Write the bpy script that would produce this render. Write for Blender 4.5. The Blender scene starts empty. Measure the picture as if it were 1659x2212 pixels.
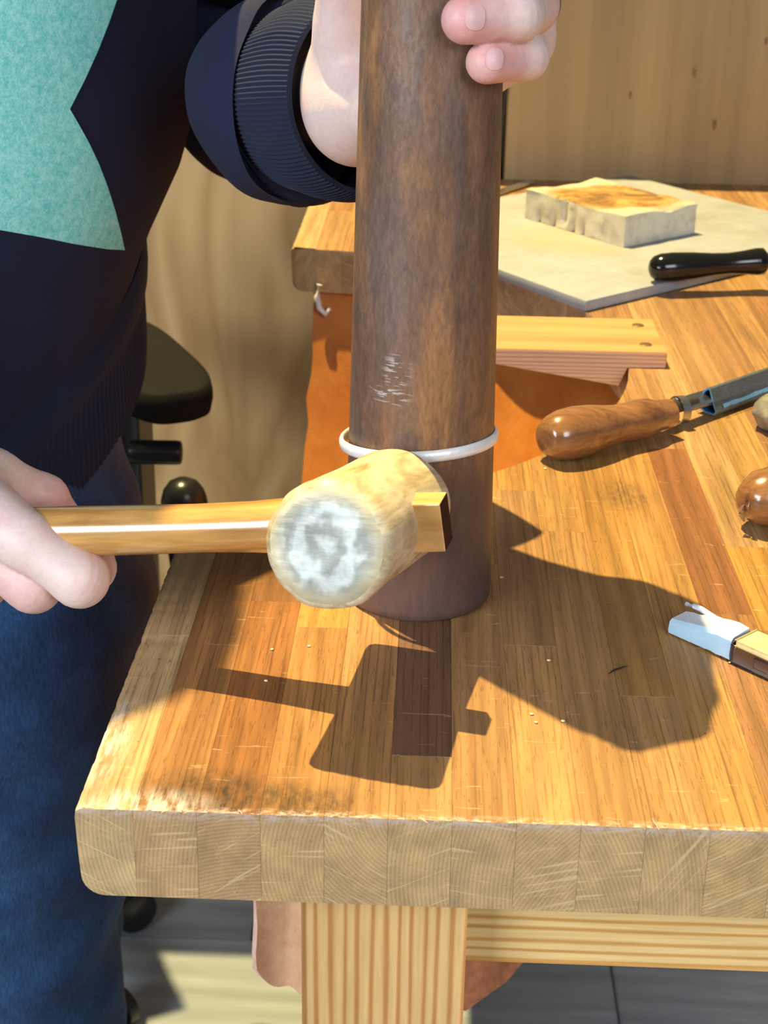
import bpy, bmesh, math, random
import numpy as np
from mathutils import Vector, Matrix, noise as mnoise
from mathutils.bvhtree import BVHTree
from mathutils.geometry import delaunay_2d_cdt
import openvdb
random.seed(4); np.random.seed(4)
D, S = bpy.data, bpy.context.scene
COL = S.collection
H = 0.9                                   # height of the bench top; shapes below are given relative to it
UP = np.array([0, 0, H])

# ------------------------------------------------------------------ camera
CF, CX, CY = 3323.0, 829.5, 1106.0        # focal length and centre for a 1659x2212 picture
CAM = np.array([0.01161, -0.44624, 0.307])
CM = np.array([[0.9992137, 0.03655247, 0.01535872], [0.02853125, -0.39391932, -0.91870209], [-0.02753073, 0.91841793, -0.39465247]])
cd = D.cameras.new('camera'); cam = D.objects.new('camera', cd); COL.objects.link(cam)
cd.sensor_fit = 'VERTICAL'; cd.sensor_height = 24.0; cd.lens = CF / 2212 * 24.0
cd.clip_start = 0.05; cd.clip_end = 50
mw = Matrix(((CM[0][0], -CM[1][0], -CM[2][0], CAM[0]), (CM[0][1], -CM[1][1], -CM[2][1], CAM[1]),
             (CM[0][2], -CM[1][2], -CM[2][2], CAM[2] + H), (0, 0, 0, 1)))
cam.matrix_world = mw
cd.dof.use_dof = True; cd.dof.focus_distance = 0.64; cd.dof.aperture_fstop = 18
S.camera = cam

def ray(x, y): return CM.T @ np.array([(x - CX) / CF, (y - CY) / CF, 1.0])
def onz(x, y, z=0.0): d = ray(x, y); return CAM + d * (z - CAM[2]) / d[2]
def ony(x, y, Y): d = ray(x, y); return CAM + d * (Y - CAM[1]) / d[1]
def at(x, y, Z): return CAM + ray(x, y) * Z

# ------------------------------------------------------------------ light
w = D.worlds.new('world'); S.world = w; w.use_nodes = True
bg = w.node_tree.nodes['Background']; bg.inputs[0].default_value = (0.86, 0.93, 1.0, 1); bg.inputs[1].default_value = 0.13
def light(name, typ, loc, target, energy, color, **k):
    l = D.lights.new(name, typ); l.energy = energy; l.color = color
    for a, v in k.items(): setattr(l, a, v)
    o = D.objects.new(name, l); COL.objects.link(o); o.location = Vector(loc) + Vector(UP)
    d = Vector(target) - Vector(loc); o.rotation_euler = d.to_track_quat('-Z', 'Y').to_euler(); return o
light('high_spot', 'SPOT', (-1.20, 1.62, 5.2), (0.06, 0.42, 0), 3250, (1.0, 0.785, 0.33), spot_size=math.radians(30), spot_blend=0.5, shadow_soft_size=0.033)
light('window_light', 'AREA', (-1.75, -1.75, 0.95), (0, 0.2, 0.0), 72, (0.88, 0.94, 1.0), shape='RECTANGLE', size=1.5, size_y=1.0)
light('added_fill', 'AREA', (0.9, -1.6, 1.0), (-0.1, 0.25, 0.1), 20, (0.93, 0.97, 1.0), shape='RECTANGLE', size=0.8, size_y=0.8)  # unseen fill light added at the right to brighten sides the window misses
vs = S.view_settings
vs.view_transform = 'Standard'; vs.look = 'None'; vs.exposure = 0.0; vs.gamma = 1.0; vs.use_curve_mapping = False
S.cycles.use_denoising = True
S.cycles.max_bounces = 6

# ------------------------------------------------------------------ materials
class N:
    def __init__(s, name):
        s.m = D.materials.new(name); s.m.use_nodes = True; s.t = s.m.node_tree; s.t.nodes.clear()
        s.c = {}
    def n(s, typ, **k):
        o = s.t.nodes.new(typ)
        for a, v in k.items():
            setattr(o, a, v)
        return o
    def set(s, sock, v):
        if isinstance(v, bpy.types.NodeSocket): s.t.links.new(v, sock)
        elif isinstance(v, (tuple, list)) and len(v) == 3 and sock.type == 'RGBA': sock.default_value = (*v, 1)
        else: sock.default_value = v
    def coord(s, kind='Object'):
        if 'tc' not in s.c: s.c['tc'] = s.n('ShaderNodeTexCoord')
        return s.c['tc'].outputs[kind]
    def info(s, out):
        if 'oi' not in s.c: s.c['oi'] = s.n('ShaderNodeObjectInfo')
        return s.c['oi'].outputs[out]
    def mapping(s, scale=(1, 1, 1), rot=(0, 0, 0), loc=(0, 0, 0), vec=None, rnd=False):
        v = vec or s.coord()
        if rnd:
            a = s.n('ShaderNodeVectorMath', operation='ADD'); s.set(a.inputs[0], v)
            q = s.math('MULTIPLY', s.info('Random'), 7.3)
            c = s.n('ShaderNodeCombineXYZ'); s.set(c.inputs[0], q); s.set(c.inputs[1], q); s.set(c.inputs[2], q)
            s.set(a.inputs[1], c.outputs[0]); v = a.outputs[0]
        mp = s.n('ShaderNodeMapping'); s.set(mp.inputs['Vector'], v)
        mp.inputs['Scale'].default_value = scale; mp.inputs['Rotation'].default_value = rot; mp.inputs['Location'].default_value = loc
        return mp.outputs[0]
    def noise(s, scale=(1, 1, 1), detail=4, rough=0.55, dist=0.0, rnd=False, rot=(0, 0, 0), k=1.0, vec=None):
        o = s.n('ShaderNodeTexNoise'); s.set(o.inputs['Vector'], s.mapping(scale, rot, rnd=rnd, vec=vec))
        o.inputs['Scale'].default_value = k; o.inputs['Detail'].default_value = detail; o.inputs['Roughness'].default_value = rough; o.inputs['Distortion'].default_value = dist
        return o.outputs['Fac']
    def wave(s, scale=(1, 1, 1), k=1.0, typ='BANDS', dirn='X', dist=0.0, dscale=1.0, detail=2, rot=(0, 0, 0), loc=(0, 0, 0), rnd=False, prof='SIN', vec=None):
        o = s.n('ShaderNodeTexWave', wave_type=typ, wave_profile=prof)
        if typ == 'BANDS': o.bands_direction = dirn
        else: o.rings_direction = dirn
        s.set(o.inputs['Vector'], s.mapping(scale, rot, loc, rnd=rnd, vec=vec))
        o.inputs['Scale'].default_value = k; o.inputs['Distortion'].default_value = dist; o.inputs['Detail'].default_value = detail; o.inputs['Detail Scale'].default_value = dscale
        return o.outputs['Fac']
    def voronoi(s, scale=(1, 1, 1), k=1.0, feature='F1', out='Distance', rnd=False):
        o = s.n('ShaderNodeTexVoronoi', feature=feature); s.set(o.inputs['Vector'], s.mapping(scale, rnd=rnd)); o.inputs['Scale'].default_value = k
        return o.outputs[out]
    def math(s, op, a, b=0.0, c=0.0):
        o = s.n('ShaderNodeMath', operation=op); s.set(o.inputs[0], a); s.set(o.inputs[1], b); s.set(o.inputs[2], c); return o.outputs[0]
    def rng(s, v, a, b, c=0.0, d=1.0, smooth=False):
        o = s.n('ShaderNodeMapRange'); o.clamp = True
        if smooth: o.interpolation_type = 'SMOOTHSTEP'
        s.set(o.inputs[0], v)
        for i, q in enumerate((a, b, c, d)): s.set(o.inputs[i + 1], q)
        return o.outputs[0]
    def ramp(s, f, stops):
        o = s.n('ShaderNodeValToRGB'); s.set(o.inputs[0], f); e = o.color_ramp.elements
        while len(e) < len(stops): e.new(0.5)
        for q, (p, c) in zip(e, stops): q.position = p; q.color = (*c, 1)
        return o.outputs[0]
    def mix(s, f, a, b, mode='MIX'):
        o = s.n('ShaderNodeMix', data_type='RGBA', blend_type=mode); s.set(o.inputs[0], f); s.set(o.inputs[6], a); s.set(o.inputs[7], b); return o.outputs[2]
    def mul(s, col, fac, amt=1.0):
        c = s.n('ShaderNodeCombineColor'); [s.set(c.inputs[i], fac) for i in range(3)]
        return s.mix(amt, col, c.outputs[0], 'MULTIPLY')
    def xyz(s, vec=None):
        o = s.n('ShaderNodeSeparateXYZ'); s.set(o.inputs[0], vec or s.coord()); return o.outputs
    def near(s, p, r0, r1, scale=(1, 1, 1)):        # 1 inside r0 of the point p (object space), 0 beyond r1
        a = s.n('ShaderNodeVectorMath', operation='SUBTRACT'); s.set(a.inputs[0], s.coord()); a.inputs[1].default_value = p
        b = s.n('ShaderNodeVectorMath', operation='MULTIPLY'); s.set(b.inputs[0], a.outputs[0]); b.inputs[1].default_value = scale
        c = s.n('ShaderNodeVectorMath', operation='LENGTH'); s.set(c.inputs[0], b.outputs[0])
        return s.rng(c.outputs['Value'], r0, r1, 1, 0, True)
    def bump(s, h, strength=0.3, dist=0.001, prev=None):
        o = s.n('ShaderNodeBump'); s.set(o.inputs['Height'], h); o.inputs['Strength'].default_value = strength; o.inputs['Distance'].default_value = dist
        if prev: s.set(o.inputs['Normal'], prev)
        return o.outputs[0]
    def out(s, color, rough=0.5, metal=0.0, normal=None, **k):
        p = s.n('ShaderNodeBsdfPrincipled'); s.set(p.inputs['Base Color'], color); s.set(p.inputs['Roughness'], rough); s.set(p.inputs['Metallic'], metal)
        if normal: s.set(p.inputs['Normal'], normal)
        for a, v in k.items(): s.set(p.inputs[a.replace('_', ' ')], v)
        o = s.n('ShaderNodeOutputMaterial'); s.t.links.new(p.outputs[0], o.inputs[0]); return s.m

def srgb(r, g, b):
    f = lambda v: (v / 255 / 12.92) if v / 255 <= 0.04045 else ((v / 255 + 0.055) / 1.055) ** 2.4
    return (f(r), f(g), f(b))
M = {}
def plain(name, col, rough=0.5, metal=0.0, var=0.12, k=60, bump=0.1, bk=400, **kw):
    n = N(name); f = n.noise((k, k, k), 5)
    c = n.mul(col, n.rng(f, 0.3, 0.7, 1 - var, 1 + var))
    M[name] = n.out(c, rough, metal, n.bump(n.noise((bk, bk, bk), 3), bump, 0.0006), **kw); return M[name]

def oak(name, top=True):
    n = N(name); base = n.mix(1.0, n.info('Color'), (0.64, 0.60, 0.66), 'MULTIPLY')
    g = n.noise((70, 5, 70), 5, 0.6, 0.6, rnd=True)
    fig = n.wave((1, 0.10, 1), 34, 'BANDS', 'X', 9, 1.6, 3, rnd=True)
    c = n.mul(base, n.rng(g, 0.28, 0.72, 0.72, 1.22))
    c = n.mul(c, n.rng(fig, 0.0, 1.0, 0.86, 1.08))
    ln = n.wave((1, 0.06, 1), 112, 'BANDS', 'X', 10, 0.5, 3, rnd=True)
    dash = n.rng(n.noise((420, 22, 420), 3, 0.6, rnd=True), 0.40, 0.66)
    amt = n.rng(n.noise((30, 5, 30), 2, rnd=True), 0.32, 0.66, 0.15, 1.0)
    lm = n.math('MULTIPLY', n.math('MULTIPLY', n.rng(ln, 0.62, 0.98), dash), amt)
    pore = n.rng(n.noise((1700, 95, 1700), 2, 0.5, 0.2, rnd=True), 0.63, 0.70)
    pm = n.math('MAXIMUM', lm, n.math('MULTIPLY', pore, 0.6))
    c = n.mix(n.math('MULTIPLY', pm, 0.52), c, (0.062, 0.032, 0.015))
    fl = n.noise((55, 420, 55), 2, 0.5, 1.2, rnd=True, rot=(0, 0, 0.5))
    fm = n.rng(fl, 0.68, 0.74)
    c = n.mix(n.math('MULTIPLY', fm, 0.30), c, (0.78, 0.55, 0.30))
    x, y, z = n.xyz()
    if top:
        # dirt, scorch and pale scuffs that belong to the wood
        spots = [((-0.060, 0.011, 0), 0.006, 0.034, (0.8, 1.5, 1), 0.95), ((-0.026, 0.008, 0), 0.003, 0.026, (1, 1.5, 1), 0.8),
                 ((0.115, 0.30, 0), 0.004, 0.022, (1, .7, 1), 0.55), ((-0.055, 0.20, 0), 0.01, 0.05, (1, 1, 1), 0.4)]
        rag = n.noise((260, 120, 260), 4, 0.7)
        for p, r0, r1, sc, a in spots:
            m_ = n.math('MULTIPLY', n.near(p, r0, r1, sc), n.rng(rag, 0.35, 0.65, 0.25, 1.0))
            c = n.mix(n.math('MULTIPLY', m_, a), c, (0.045, 0.028, 0.016))
        sc = n.noise((330, 60, 300), 4, 0.65, rot=(0, 0, 0.25))
        m1 = n.math('MULTIPLY', n.near((-0.108, 0.045, 0), 0.004, 0.034, (2.2, 0.75, 1)), n.rng(sc, 0.42, 0.60))
        m2 = n.math('MULTIPLY', n.near((-0.085, 0.004, 0), 0.003, 0.020, (0.6, 1.5, 1)), n.rng(sc, 0.40, 0.60))
        c = n.mix(n.math('MULTIPLY', n.math('MAXIMUM', m1, m2), 0.8), c, (0.72, 0.66, 0.62))
        ed = n.rng(y, 0.0003, 0.0042, 1, 0)
        em = n.math('MULTIPLY', ed, n.rng(n.noise((260, 420, 260), 4, 0.7), 0.45, 0.60))
        c = n.mix(n.math('MULTIPLY', em, 0.75), c, (0.66, 0.56, 0.52))
        dl = n.rng(n.noise((420, 420, 420), 2), 0.735, 0.75)
        c = n.mix(n.math('MULTIPLY', dl, 0.7), c, (0.03, 0.02, 0.012))
    h = n.math('SUBTRACT', n.math('MULTIPLY', g, 0.4), pm)
    M[name] = n.out(c, n.rng(g, 0.3, 0.7, 0.36, 0.52), 0, n.bump(h, 0.55, 0.0007), Specular_IOR_Level=0.4)
oak('oak_top')
def oak_end():
    n = N('oak_end_grain'); base = n.mix(0.66, n.info('Color'), srgb(188, 160, 120))
    v = n.n('ShaderNodeVectorMath', operation='ADD'); n.set(v.inputs[0], n.coord())
    q = n.info('Random'); cc = n.n('ShaderNodeCombineXYZ')
    n.set(cc.inputs[0], n.rng(n.math('FRACT', n.math('MULTIPLY', q, 17.3)), 0, 1, -0.16, 0.13)); n.set(cc.inputs[1], 0.0); n.set(cc.inputs[2], n.rng(n.math('FRACT', n.math('MULTIPLY', q, 5.1)), 0, 1, -0.02, 0.10))
    n.set(v.inputs[1], cc.outputs[0])
    rg = n.wave((1, 0, 1), 210, 'RINGS', 'Y', 3.5, 30, 4, vec=v.outputs[0])
    c = n.mul(base, n.rng(rg, 0.0, 0.8, 0.82, 1.06))
    c = n.mul(c, n.rng(n.noise((90, 90, 90), 4, rnd=True), 0.3, 0.7, 0.76, 1.16))
    po = n.rng(n.noise((1500, 900, 1500), 2), 0.60, 0.70)
    c = n.mix(n.math('MULTIPLY', po, 0.55), c, (0.10, 0.055, 0.025))
    an = n.rng(n.math('FRACT', n.math('MULTIPLY', q, 9.7)), 0, 1, -1.2, 1.2)
    vr = n.n('ShaderNodeVectorRotate', rotation_type='Y_AXIS'); n.set(vr.inputs['Vector'], n.coord()); n.set(vr.inputs['Angle'], an)
    ry = n.rng(n.noise((26, 26, 620), 2, 0.5, 0.4, vec=vr.outputs[0]), 0.60, 0.66)
    c = n.mix(n.math('MULTIPLY', ry, 0.55), c, (0.74, 0.55, 0.30))
    x, y, z = n.xyz()
    ed = n.math('MULTIPLY', n.rng(z, -0.0045, -0.0005), n.rng(n.noise((200, 200, 500), 4, 0.7), 0.42, 0.58))
    c = n.mix(n.math('MULTIPLY', ed, 0.7), c, (0.62, 0.50, 0.46))
    M['oak_end_grain'] = n.out(c, 0.6, 0, n.bump(n.math('SUBTRACT', rg, po), 0.25, 0.0006))
oak_end()
def pine(name, axis, base, dark, k=75, rnd=True, sp=(1, 1, 1)):
    n = N(name); sc = {'x': (0.05, 1, 1), 'y': (1, 0.05, 1), 'z': (1, 1, 0.05)}[axis]; d = {'x': 'Z', 'y': 'X', 'z': 'X'}[axis]
    wv = n.wave(sc, k, 'BANDS', d, 5.5, 0.9, 3, rnd=rnd)
    f = n.rng(wv, 0.25, 0.95)
    c = n.mix(n.math('POWER', f, 2.0), base, dark)
    c = n.mul(c, n.rng(n.noise(tuple(40 * q for q in sc), 5, rnd=rnd), 0.3, 0.7, 0.90, 1.08))
    c = n.mul(c, n.rng(n.noise(tuple(700 * q for q in sc), 3), 0.3, 0.7, 0.90, 1.07))
    M[name] = n.out(c, 0.5, 0, n.bump(wv, 0.12, 0.0004))
pine('pine_leg', 'z', srgb(234, 192, 130), srgb(200, 142, 80), 62)
pine('pine_apron', 'x', srgb(238, 202, 138), srgb(206, 156, 84), 60)
pine('pin_wood', 'x', srgb(208, 152, 100), srgb(190, 132, 80), 40)
pine('pin_side', 'x', srgb(206, 160, 126), srgb(178, 128, 96), 120)
def ply(name, base, dark, k, cathedral):
    n = N(name)
    if cathedral: wv = n.math('MULTIPLY', n.math('PINGPONG', n.math('MULTIPLY', n.noise((6.5, 6.5, 2.3), 3, 0.42, 0.6, rnd=True), 8.5), 0.5), 2.0)
    else: wv = n.rng(n.noise((42, 42, 0.9), 5, 0.62, 0.3, rnd=True), 0.3, 0.72)
    c = n.mix(n.rng(wv, 0.1, 1.0, 0, 0.8), base, dark)
    c = n.mul(c, n.rng(n.noise((30, 30, 1.2), 5), 0.3, 0.7, 0.90, 1.08))
    c = n.mul(c, n.rng(n.noise((3, 3, 1.5), 3), 0.3, 0.7, 0.90, 1.10))
    M[name] = n.out(c, 0.55, 0, n.bump(n.noise((300, 300, 12), 3), 0.1, 0.0005))
ply('plywood_wavy', srgb(212, 174, 118), srgb(178, 136, 84), 7.0, True)
ply('plywood_straight', srgb(192, 160, 114), srgb(166, 132, 90), 16.0, False)
def floor_mat():
    n = N('floor_tile_grey'); base = n.mul(srgb(146, 154, 162), n.rng(n.info('Random'), 0, 1, 0.88, 1.10))
    wv = n.wave((0.16, 1, 1), 9, 'BANDS', 'Y', 7, 1.2, 3, rnd=True)
    c = n.mul(base, n.rng(wv, 0, 1, 0.88, 1.05)); c = n.mul(c, n.rng(n.noise((6, 60, 6), 5, rnd=True), 0.3, 0.7, 0.84, 1.10))
    M['floor_tile_grey'] = n.out(c, 0.5, 0, n.bump(wv, 0.08, 0.0005))
floor_mat()
plain('grout', srgb(70, 70, 70), 0.9); plain('plaster', srgb(190, 180, 165), 0.8)
def mandrel_mat():
    n = N('rusted_steel'); x, y, z = n.xyz()
    f = n.noise((34, 34, 8), 6, 0.62, 0.6); g = n.noise((110, 110, 22), 5, 0.6, 0.3)
    c = n.ramp(f, [(0.26, srgb(84, 76, 76)), (0.40, srgb(112, 88, 76)), (0.50, srgb(118, 86, 64)), (0.59, srgb(138, 98, 62)), (0.67, srgb(160, 116, 68)), (0.76, srgb(110, 76, 60))])
    c = n.mul(c, n.rng(g, 0.3, 0.7, 0.70, 1.28)); c = n.mul(c, n.rng(n.noise((620, 620, 190), 4, 0.7), 0.3, 0.7, 0.68, 1.34)); c = n.mix(n.math('MULTIPLY', n.rng(n.noise((48, 48, 24), 5, 0.65), 0.56, 0.66), 0.55), c, srgb(74, 62, 64))
    sp = n.rng(n.noise((1400, 1400, 420), 2), 0.60, 0.72); c = n.mix(n.math('MULTIPLY', sp, 0.16), c, srgb(176, 136, 88))
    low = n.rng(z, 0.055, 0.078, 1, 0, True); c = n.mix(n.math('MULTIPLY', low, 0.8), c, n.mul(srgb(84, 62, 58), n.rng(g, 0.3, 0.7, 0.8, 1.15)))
    # bright filed scratches, and a few thin lines below them
    sc = n.rng(n.noise((160, 160, 1100), 2, 0.5, 0.2, rot=(0.15, 0.35, 0)), 0.57, 0.62)
    s1 = n.math('MULTIPLY', n.near((-0.0105, -0.0285, 0.112), 0.002, 0.0085, (1.1, 0.4, 0.75)), sc)
    s2 = n.math('MULTIPLY', n.near((-0.0135, -0.0275, 0.1015), 0.002, 0.010, (0.8, 0.4, 1.6)), sc)
    c = n.mix(n.math('MULTIPLY', n.math('MAXIMUM', s1, s2), 0.65), c, (0.62, 0.62, 0.63))
    painted_hl = n.near((-0.010, -0.026, 0.236), 0.004, 0.03, (1.6, .5, .7)); sm = n.rng(n.noise((600, 600, 300), 3), 0.45, 0.62)  # cool highlight high on the mandrel, painted into the colour
    c = n.mix(n.math('MULTIPLY', n.math('MULTIPLY', painted_hl, sm), 0.12), c, (0.45, 0.45, 0.48))
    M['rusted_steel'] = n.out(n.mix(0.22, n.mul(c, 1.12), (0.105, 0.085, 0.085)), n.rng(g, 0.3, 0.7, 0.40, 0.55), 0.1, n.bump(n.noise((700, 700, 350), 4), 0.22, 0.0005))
mandrel_mat()
plain('silver', (0.95, 0.96, 0.98), 0.32, 0.25, 0.05, 300, 0.25, 500)
plain('steel', (0.50, 0.50, 0.50), 0.32, 1.0, 0.1, 200)
plain('dark_steel', (0.10, 0.09, 0.085), 0.4, 0.6)
plain('gold_screw', srgb(160, 140, 92), 0.35, 0.8)
plain('black_plastic', (0.014, 0.014, 0.015), 0.28, 0, 0.1, 50, 0.03)
plain('black_rubber', (0.008, 0.008, 0.008), 0.75, 0, 0.15, 60, 0.12, Specular_IOR_Level=0.12)
plain('black_gloss', (0.008, 0.008, 0.009), 0.14, 0, 0.05, 50, 0.0)
plain('white_plastic', (0.8, 0.8, 0.85), 0.4); plain('cable_black', (0.02, 0.02, 0.02), 0.5)
def rawhide():
    n = N('rawhide'); f = n.noise((60, 14, 60), 6, 0.62, 0.8)
    c = n.ramp(f, [(0.28, srgb(158, 134, 94)), (0.42, srgb(198, 178, 138)), (0.55, srgb(226, 212, 182)), (0.68, srgb(190, 168, 130)), (0.8, srgb(210, 196, 168))])
    c = n.mul(c, n.rng(n.noise((420, 60, 420), 3), 0.3, 0.7, 0.84, 1.1))
    M['rawhide'] = n.out(c, 0.5, 0, n.bump(n.noise((300, 50, 300), 4), 0.3, 0.0008))
    n = N('rawhide_face'); x, y, z = n.xyz()
    sw = n.wave((1, 0, 0.8), 30, 'RINGS', 'Y', 4.5, 5, 2)
    c = n.mix(n.rng(sw, 0.1, 0.9), srgb(226, 234, 228), srgb(172, 176, 168))
    q = n.near((0, -0.047, 0), 0.0135, 0.0205, (1, 0.0, 1)); c = n.mix(q, n.mul(srgb(214, 202, 166), n.rng(n.noise((90, 90, 90), 4), 0.3, 0.7, 0.8, 1.1)), c)
    c = n.mul(c, n.rng(n.noise((30, 1, 130), 2, 0.5, 0.8), 0.32, 0.68, 0.76, 1.12))
    c = n.mul(c, n.rng(n.noise((50, 50, 50), 2), 0.35, 0.65, 0.86, 1.06))
    M['rawhide_face'] = n.out(c, 0.42, 0, n.bump(n.noise((60, 20, 260), 3), 0.35, 0.0012))
rawhide()
def wood_handle(name, a, b, rough=0.25, axis=(14, 120, 120)):
    n = N(name); f = n.noise(axis, 5, 0.6, 0.6)
    c = n.mix(n.rng(f, 0.3, 0.72), a, b); c = n.mul(c, n.rng(n.noise(tuple(q * 4 for q in axis), 3), 0.3, 0.7, 0.86, 1.1))
    M[name] = n.out(c, rough, 0, n.bump(f, 0.08, 0.0005), Coat_Weight=0.8, Coat_Roughness=0.12)
wood_handle('mallet_wood', srgb(216, 170, 100), srgb(168, 112, 50), 0.24)
wood_handle('mallet_end', srgb(236, 190, 120), srgb(206, 150, 84), 0.5)
plain('end_shaded', srgb(62, 34, 28), 0.8, 0, 0.2, 200, 0.2, Specular_IOR_Level=0.1)  # shade of the handle's unlit end face, put into its colour
wood_handle('tool_wood', srgb(164, 116, 72), srgb(104, 66, 36), 0.25)
def skin():
    n = N('skin'); at_ = n.n('ShaderNodeAttribute', attribute_name='flush')
    f = n.noise((70, 70, 70), 4)
    c = n.mix(n.rng(n.math('ADD', n.math('MULTIPLY', at_.outputs['Fac'], 1.1), n.math('SUBTRACT', f, 0.5)), 0.0, 0.85), srgb(234, 208, 202), srgb(224, 158, 158))
    c = n.mul(c, n.rng(n.noise((400, 400, 400), 3), 0.3, 0.7, 0.95, 1.04))
    cr = n.math('ABSOLUTE', n.math('SUBTRACT', n.noise((120, 120, 260), 3, 0.5, 0.6), 0.5))
    cr = n.rng(cr, 0.0, 0.03)
    h = n.math('ADD', n.math('MULTIPLY', cr, 0.5), n.math('MULTIPLY', n.voronoi((900, 900, 900)), 0.35))
    M['skin'] = n.out(c, 0.48, 0, n.bump(h, 0.13, 0.0006), Subsurface_Weight=0.12, Subsurface_Radius=(0.006, 0.0025, 0.0015), Subsurface_Scale=0.6)
    plain('nail', srgb(228, 182, 182), 0.42, 0, 0.05, 80, 0.0)
skin()
def fabrics():
    n = N('navy_fleece'); f = n.noise((12, 12, 12), 4); k = n.wave((1, 1, 1), 330, 'BANDS', 'X', 1.2, 60, 1)
    c = n.mul(srgb(21, 27, 58), n.rng(f, 0.3, 0.7, 0.78, 1.2)); c = n.mul(c, n.rng(n.noise((700, 700, 700), 2), 0.3, 0.7, 0.85, 1.12))
    M['navy_fleece'] = n.out(c, 0.95, 0, n.bump(n.math('ADD', k, n.noise((900, 900, 900), 2)), 0.25, 0.0006), Sheen_Weight=0.0)
    n = N('navy_rib'); c = n.mul(srgb(20, 30, 58), n.rng(n.noise((500, 500, 500), 2), 0.3, 0.7, 0.85, 1.1))
    M['navy_rib'] = n.out(c, 0.95, 0, n.bump(n.noise((1500, 1500, 1500), 2), 0.2, 0.0004), Sheen_Weight=0.03)
    n = N('aqua_print'); f = n.noise((240, 240, 240), 5, 0.75); g = n.noise((900, 900, 900), 3, 0.7)
    c = n.mix(n.rng(n.math('ADD', n.math('MULTIPLY', f, 0.6), n.math('MULTIPLY', g, 0.4)), 0.38, 0.62), srgb(96, 212, 212), srgb(180, 252, 248))
    M['aqua_print'] = n.out(c, 0.9, 0, n.bump(g, 0.4, 0.0008))
    n = N('denim'); f = n.noise((18, 18, 18), 5, 0.65); tw = n.noise((1100, 1100, 160), 2, rot=(0.3, 0.3, 0)); 
    c = n.mix(n.rng(f, 0.35, 0.72), srgb(20, 50, 92), srgb(40, 84, 134)); c = n.mul(c, n.rng(tw, 0.3, 0.7, 0.62, 1.4))
    M['denim'] = n.out(c, 0.9, 0, n.bump(tw, 0.3, 0.0006), Sheen_Weight=0.05)
fabrics()
def leather():
    n = N('hide_grain'); f = n.noise((18, 18, 18), 5, 0.6)
    c = n.mix(n.rng(f, 0.3, 0.7), srgb(212, 136, 58), srgb(184, 106, 42)); c = n.mul(c, n.rng(n.noise((160, 160, 160), 4), 0.3, 0.7, 0.92, 1.06))
    M['hide_grain'] = n.out(c, 0.5, 0, n.bump(n.voronoi((500, 500, 500)), 0.15, 0.0006))
    n = N('hide_flesh'); f = n.noise((160, 160, 160), 5, 0.7)
    c = n.mix(n.rng(f, 0.3, 0.7), srgb(236, 190, 152), srgb(218, 164, 124))
    M['hide_flesh'] = n.out(c, 0.85, 0, n.bump(f, 0.4, 0.001))
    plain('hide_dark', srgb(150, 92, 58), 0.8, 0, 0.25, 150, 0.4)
    plain('hide_raw_edge', srgb(232, 190, 172), 0.9, 0, 0.2, 300, 0.6, 600)
leather()
def ceramics():
    n = N('white_board'); f = n.noise((14, 14, 14), 5, 0.6); g = n.noise((60, 60, 60), 5, 0.65)
    c = n.mul(srgb(158, 162, 168), n.rng(g, 0.3, 0.7, 0.88, 1.08))
    c = n.mix(n.rng(f, 0.46, 0.66, 0, 0.5), c, srgb(140, 138, 132))
    c = n.mix(n.math('MULTIPLY', n.near((0.125, 0.845, 0.0), 0.02, 0.085, (1, 1, 1)), n.rng(g, 0.4, 0.6, 0.15, 0.5)), c, srgb(196, 156, 92))
    M['white_board'] = n.out(c, 0.7, 0, n.bump(g, 0.15, 0.001))
    n = N('block_side'); g = n.noise((70, 70, 70), 5, 0.65)
    c = n.mix(n.rng(g, 0.45, 0.7, 0, 0.6), srgb(222, 218, 208), srgb(166, 160, 148)); M['block_side'] = n.out(c, 0.8, 0, n.bump(g, 0.3, 0.0015))
    n = N('block_scorched'); g = n.noise((36, 60, 40), 6, 0.7, 1.0)
    c = n.ramp(g, [(0.30, srgb(92, 84, 74)), (0.42, srgb(126, 90, 46)), (0.52, srgb(168, 126, 64)), (0.62, srgb(186, 156, 98)), (0.75, srgb(122, 100, 72))])
    c = n.mix(n.near((0.004, -0.002, 0.026), 0.046, 0.070, (1.0, 1.15, 1)), srgb(190, 184, 164), c)
    M['block_scorched'] = n.out(c, 0.8, 0, n.bump(g, 0.6, 0.002))
ceramics()
plain('sheath_grey', srgb(84, 92, 98), 0.7, 0, 0.12, 120, 0.4, 500); plain('sheath_blue', srgb(20, 92, 160), 0.5); plain('sheath_cut', srgb(96, 146, 196), 0.7, 0, 0.2, 90)
plain('rock_grey', srgb(128, 122, 108), 0.85, 0, 0.35, 160, 0.9, 300)
plain('tape_blue', srgb(176, 212, 236), 0.35, 0, 0.05, 60, 0.1, 150); plain('tape_white', srgb(214, 220, 232), 0.35, 0, 0.06, 60, 0.1, 150)
wood_handle('pale_scale', srgb(240, 222, 164), srgb(222, 196, 130), 0.45, (60, 60, 60))
plain('knife_steel', srgb(110, 98, 92), 0.34, 0.85, 0.12, 60)
plain('shoe_black', (0.02, 0.02, 0.022), 0.5); plain('hair_brown', srgb(70, 48, 34), 0.6)
plain('wood_chip', srgb(236, 212, 160), 0.7)

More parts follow.
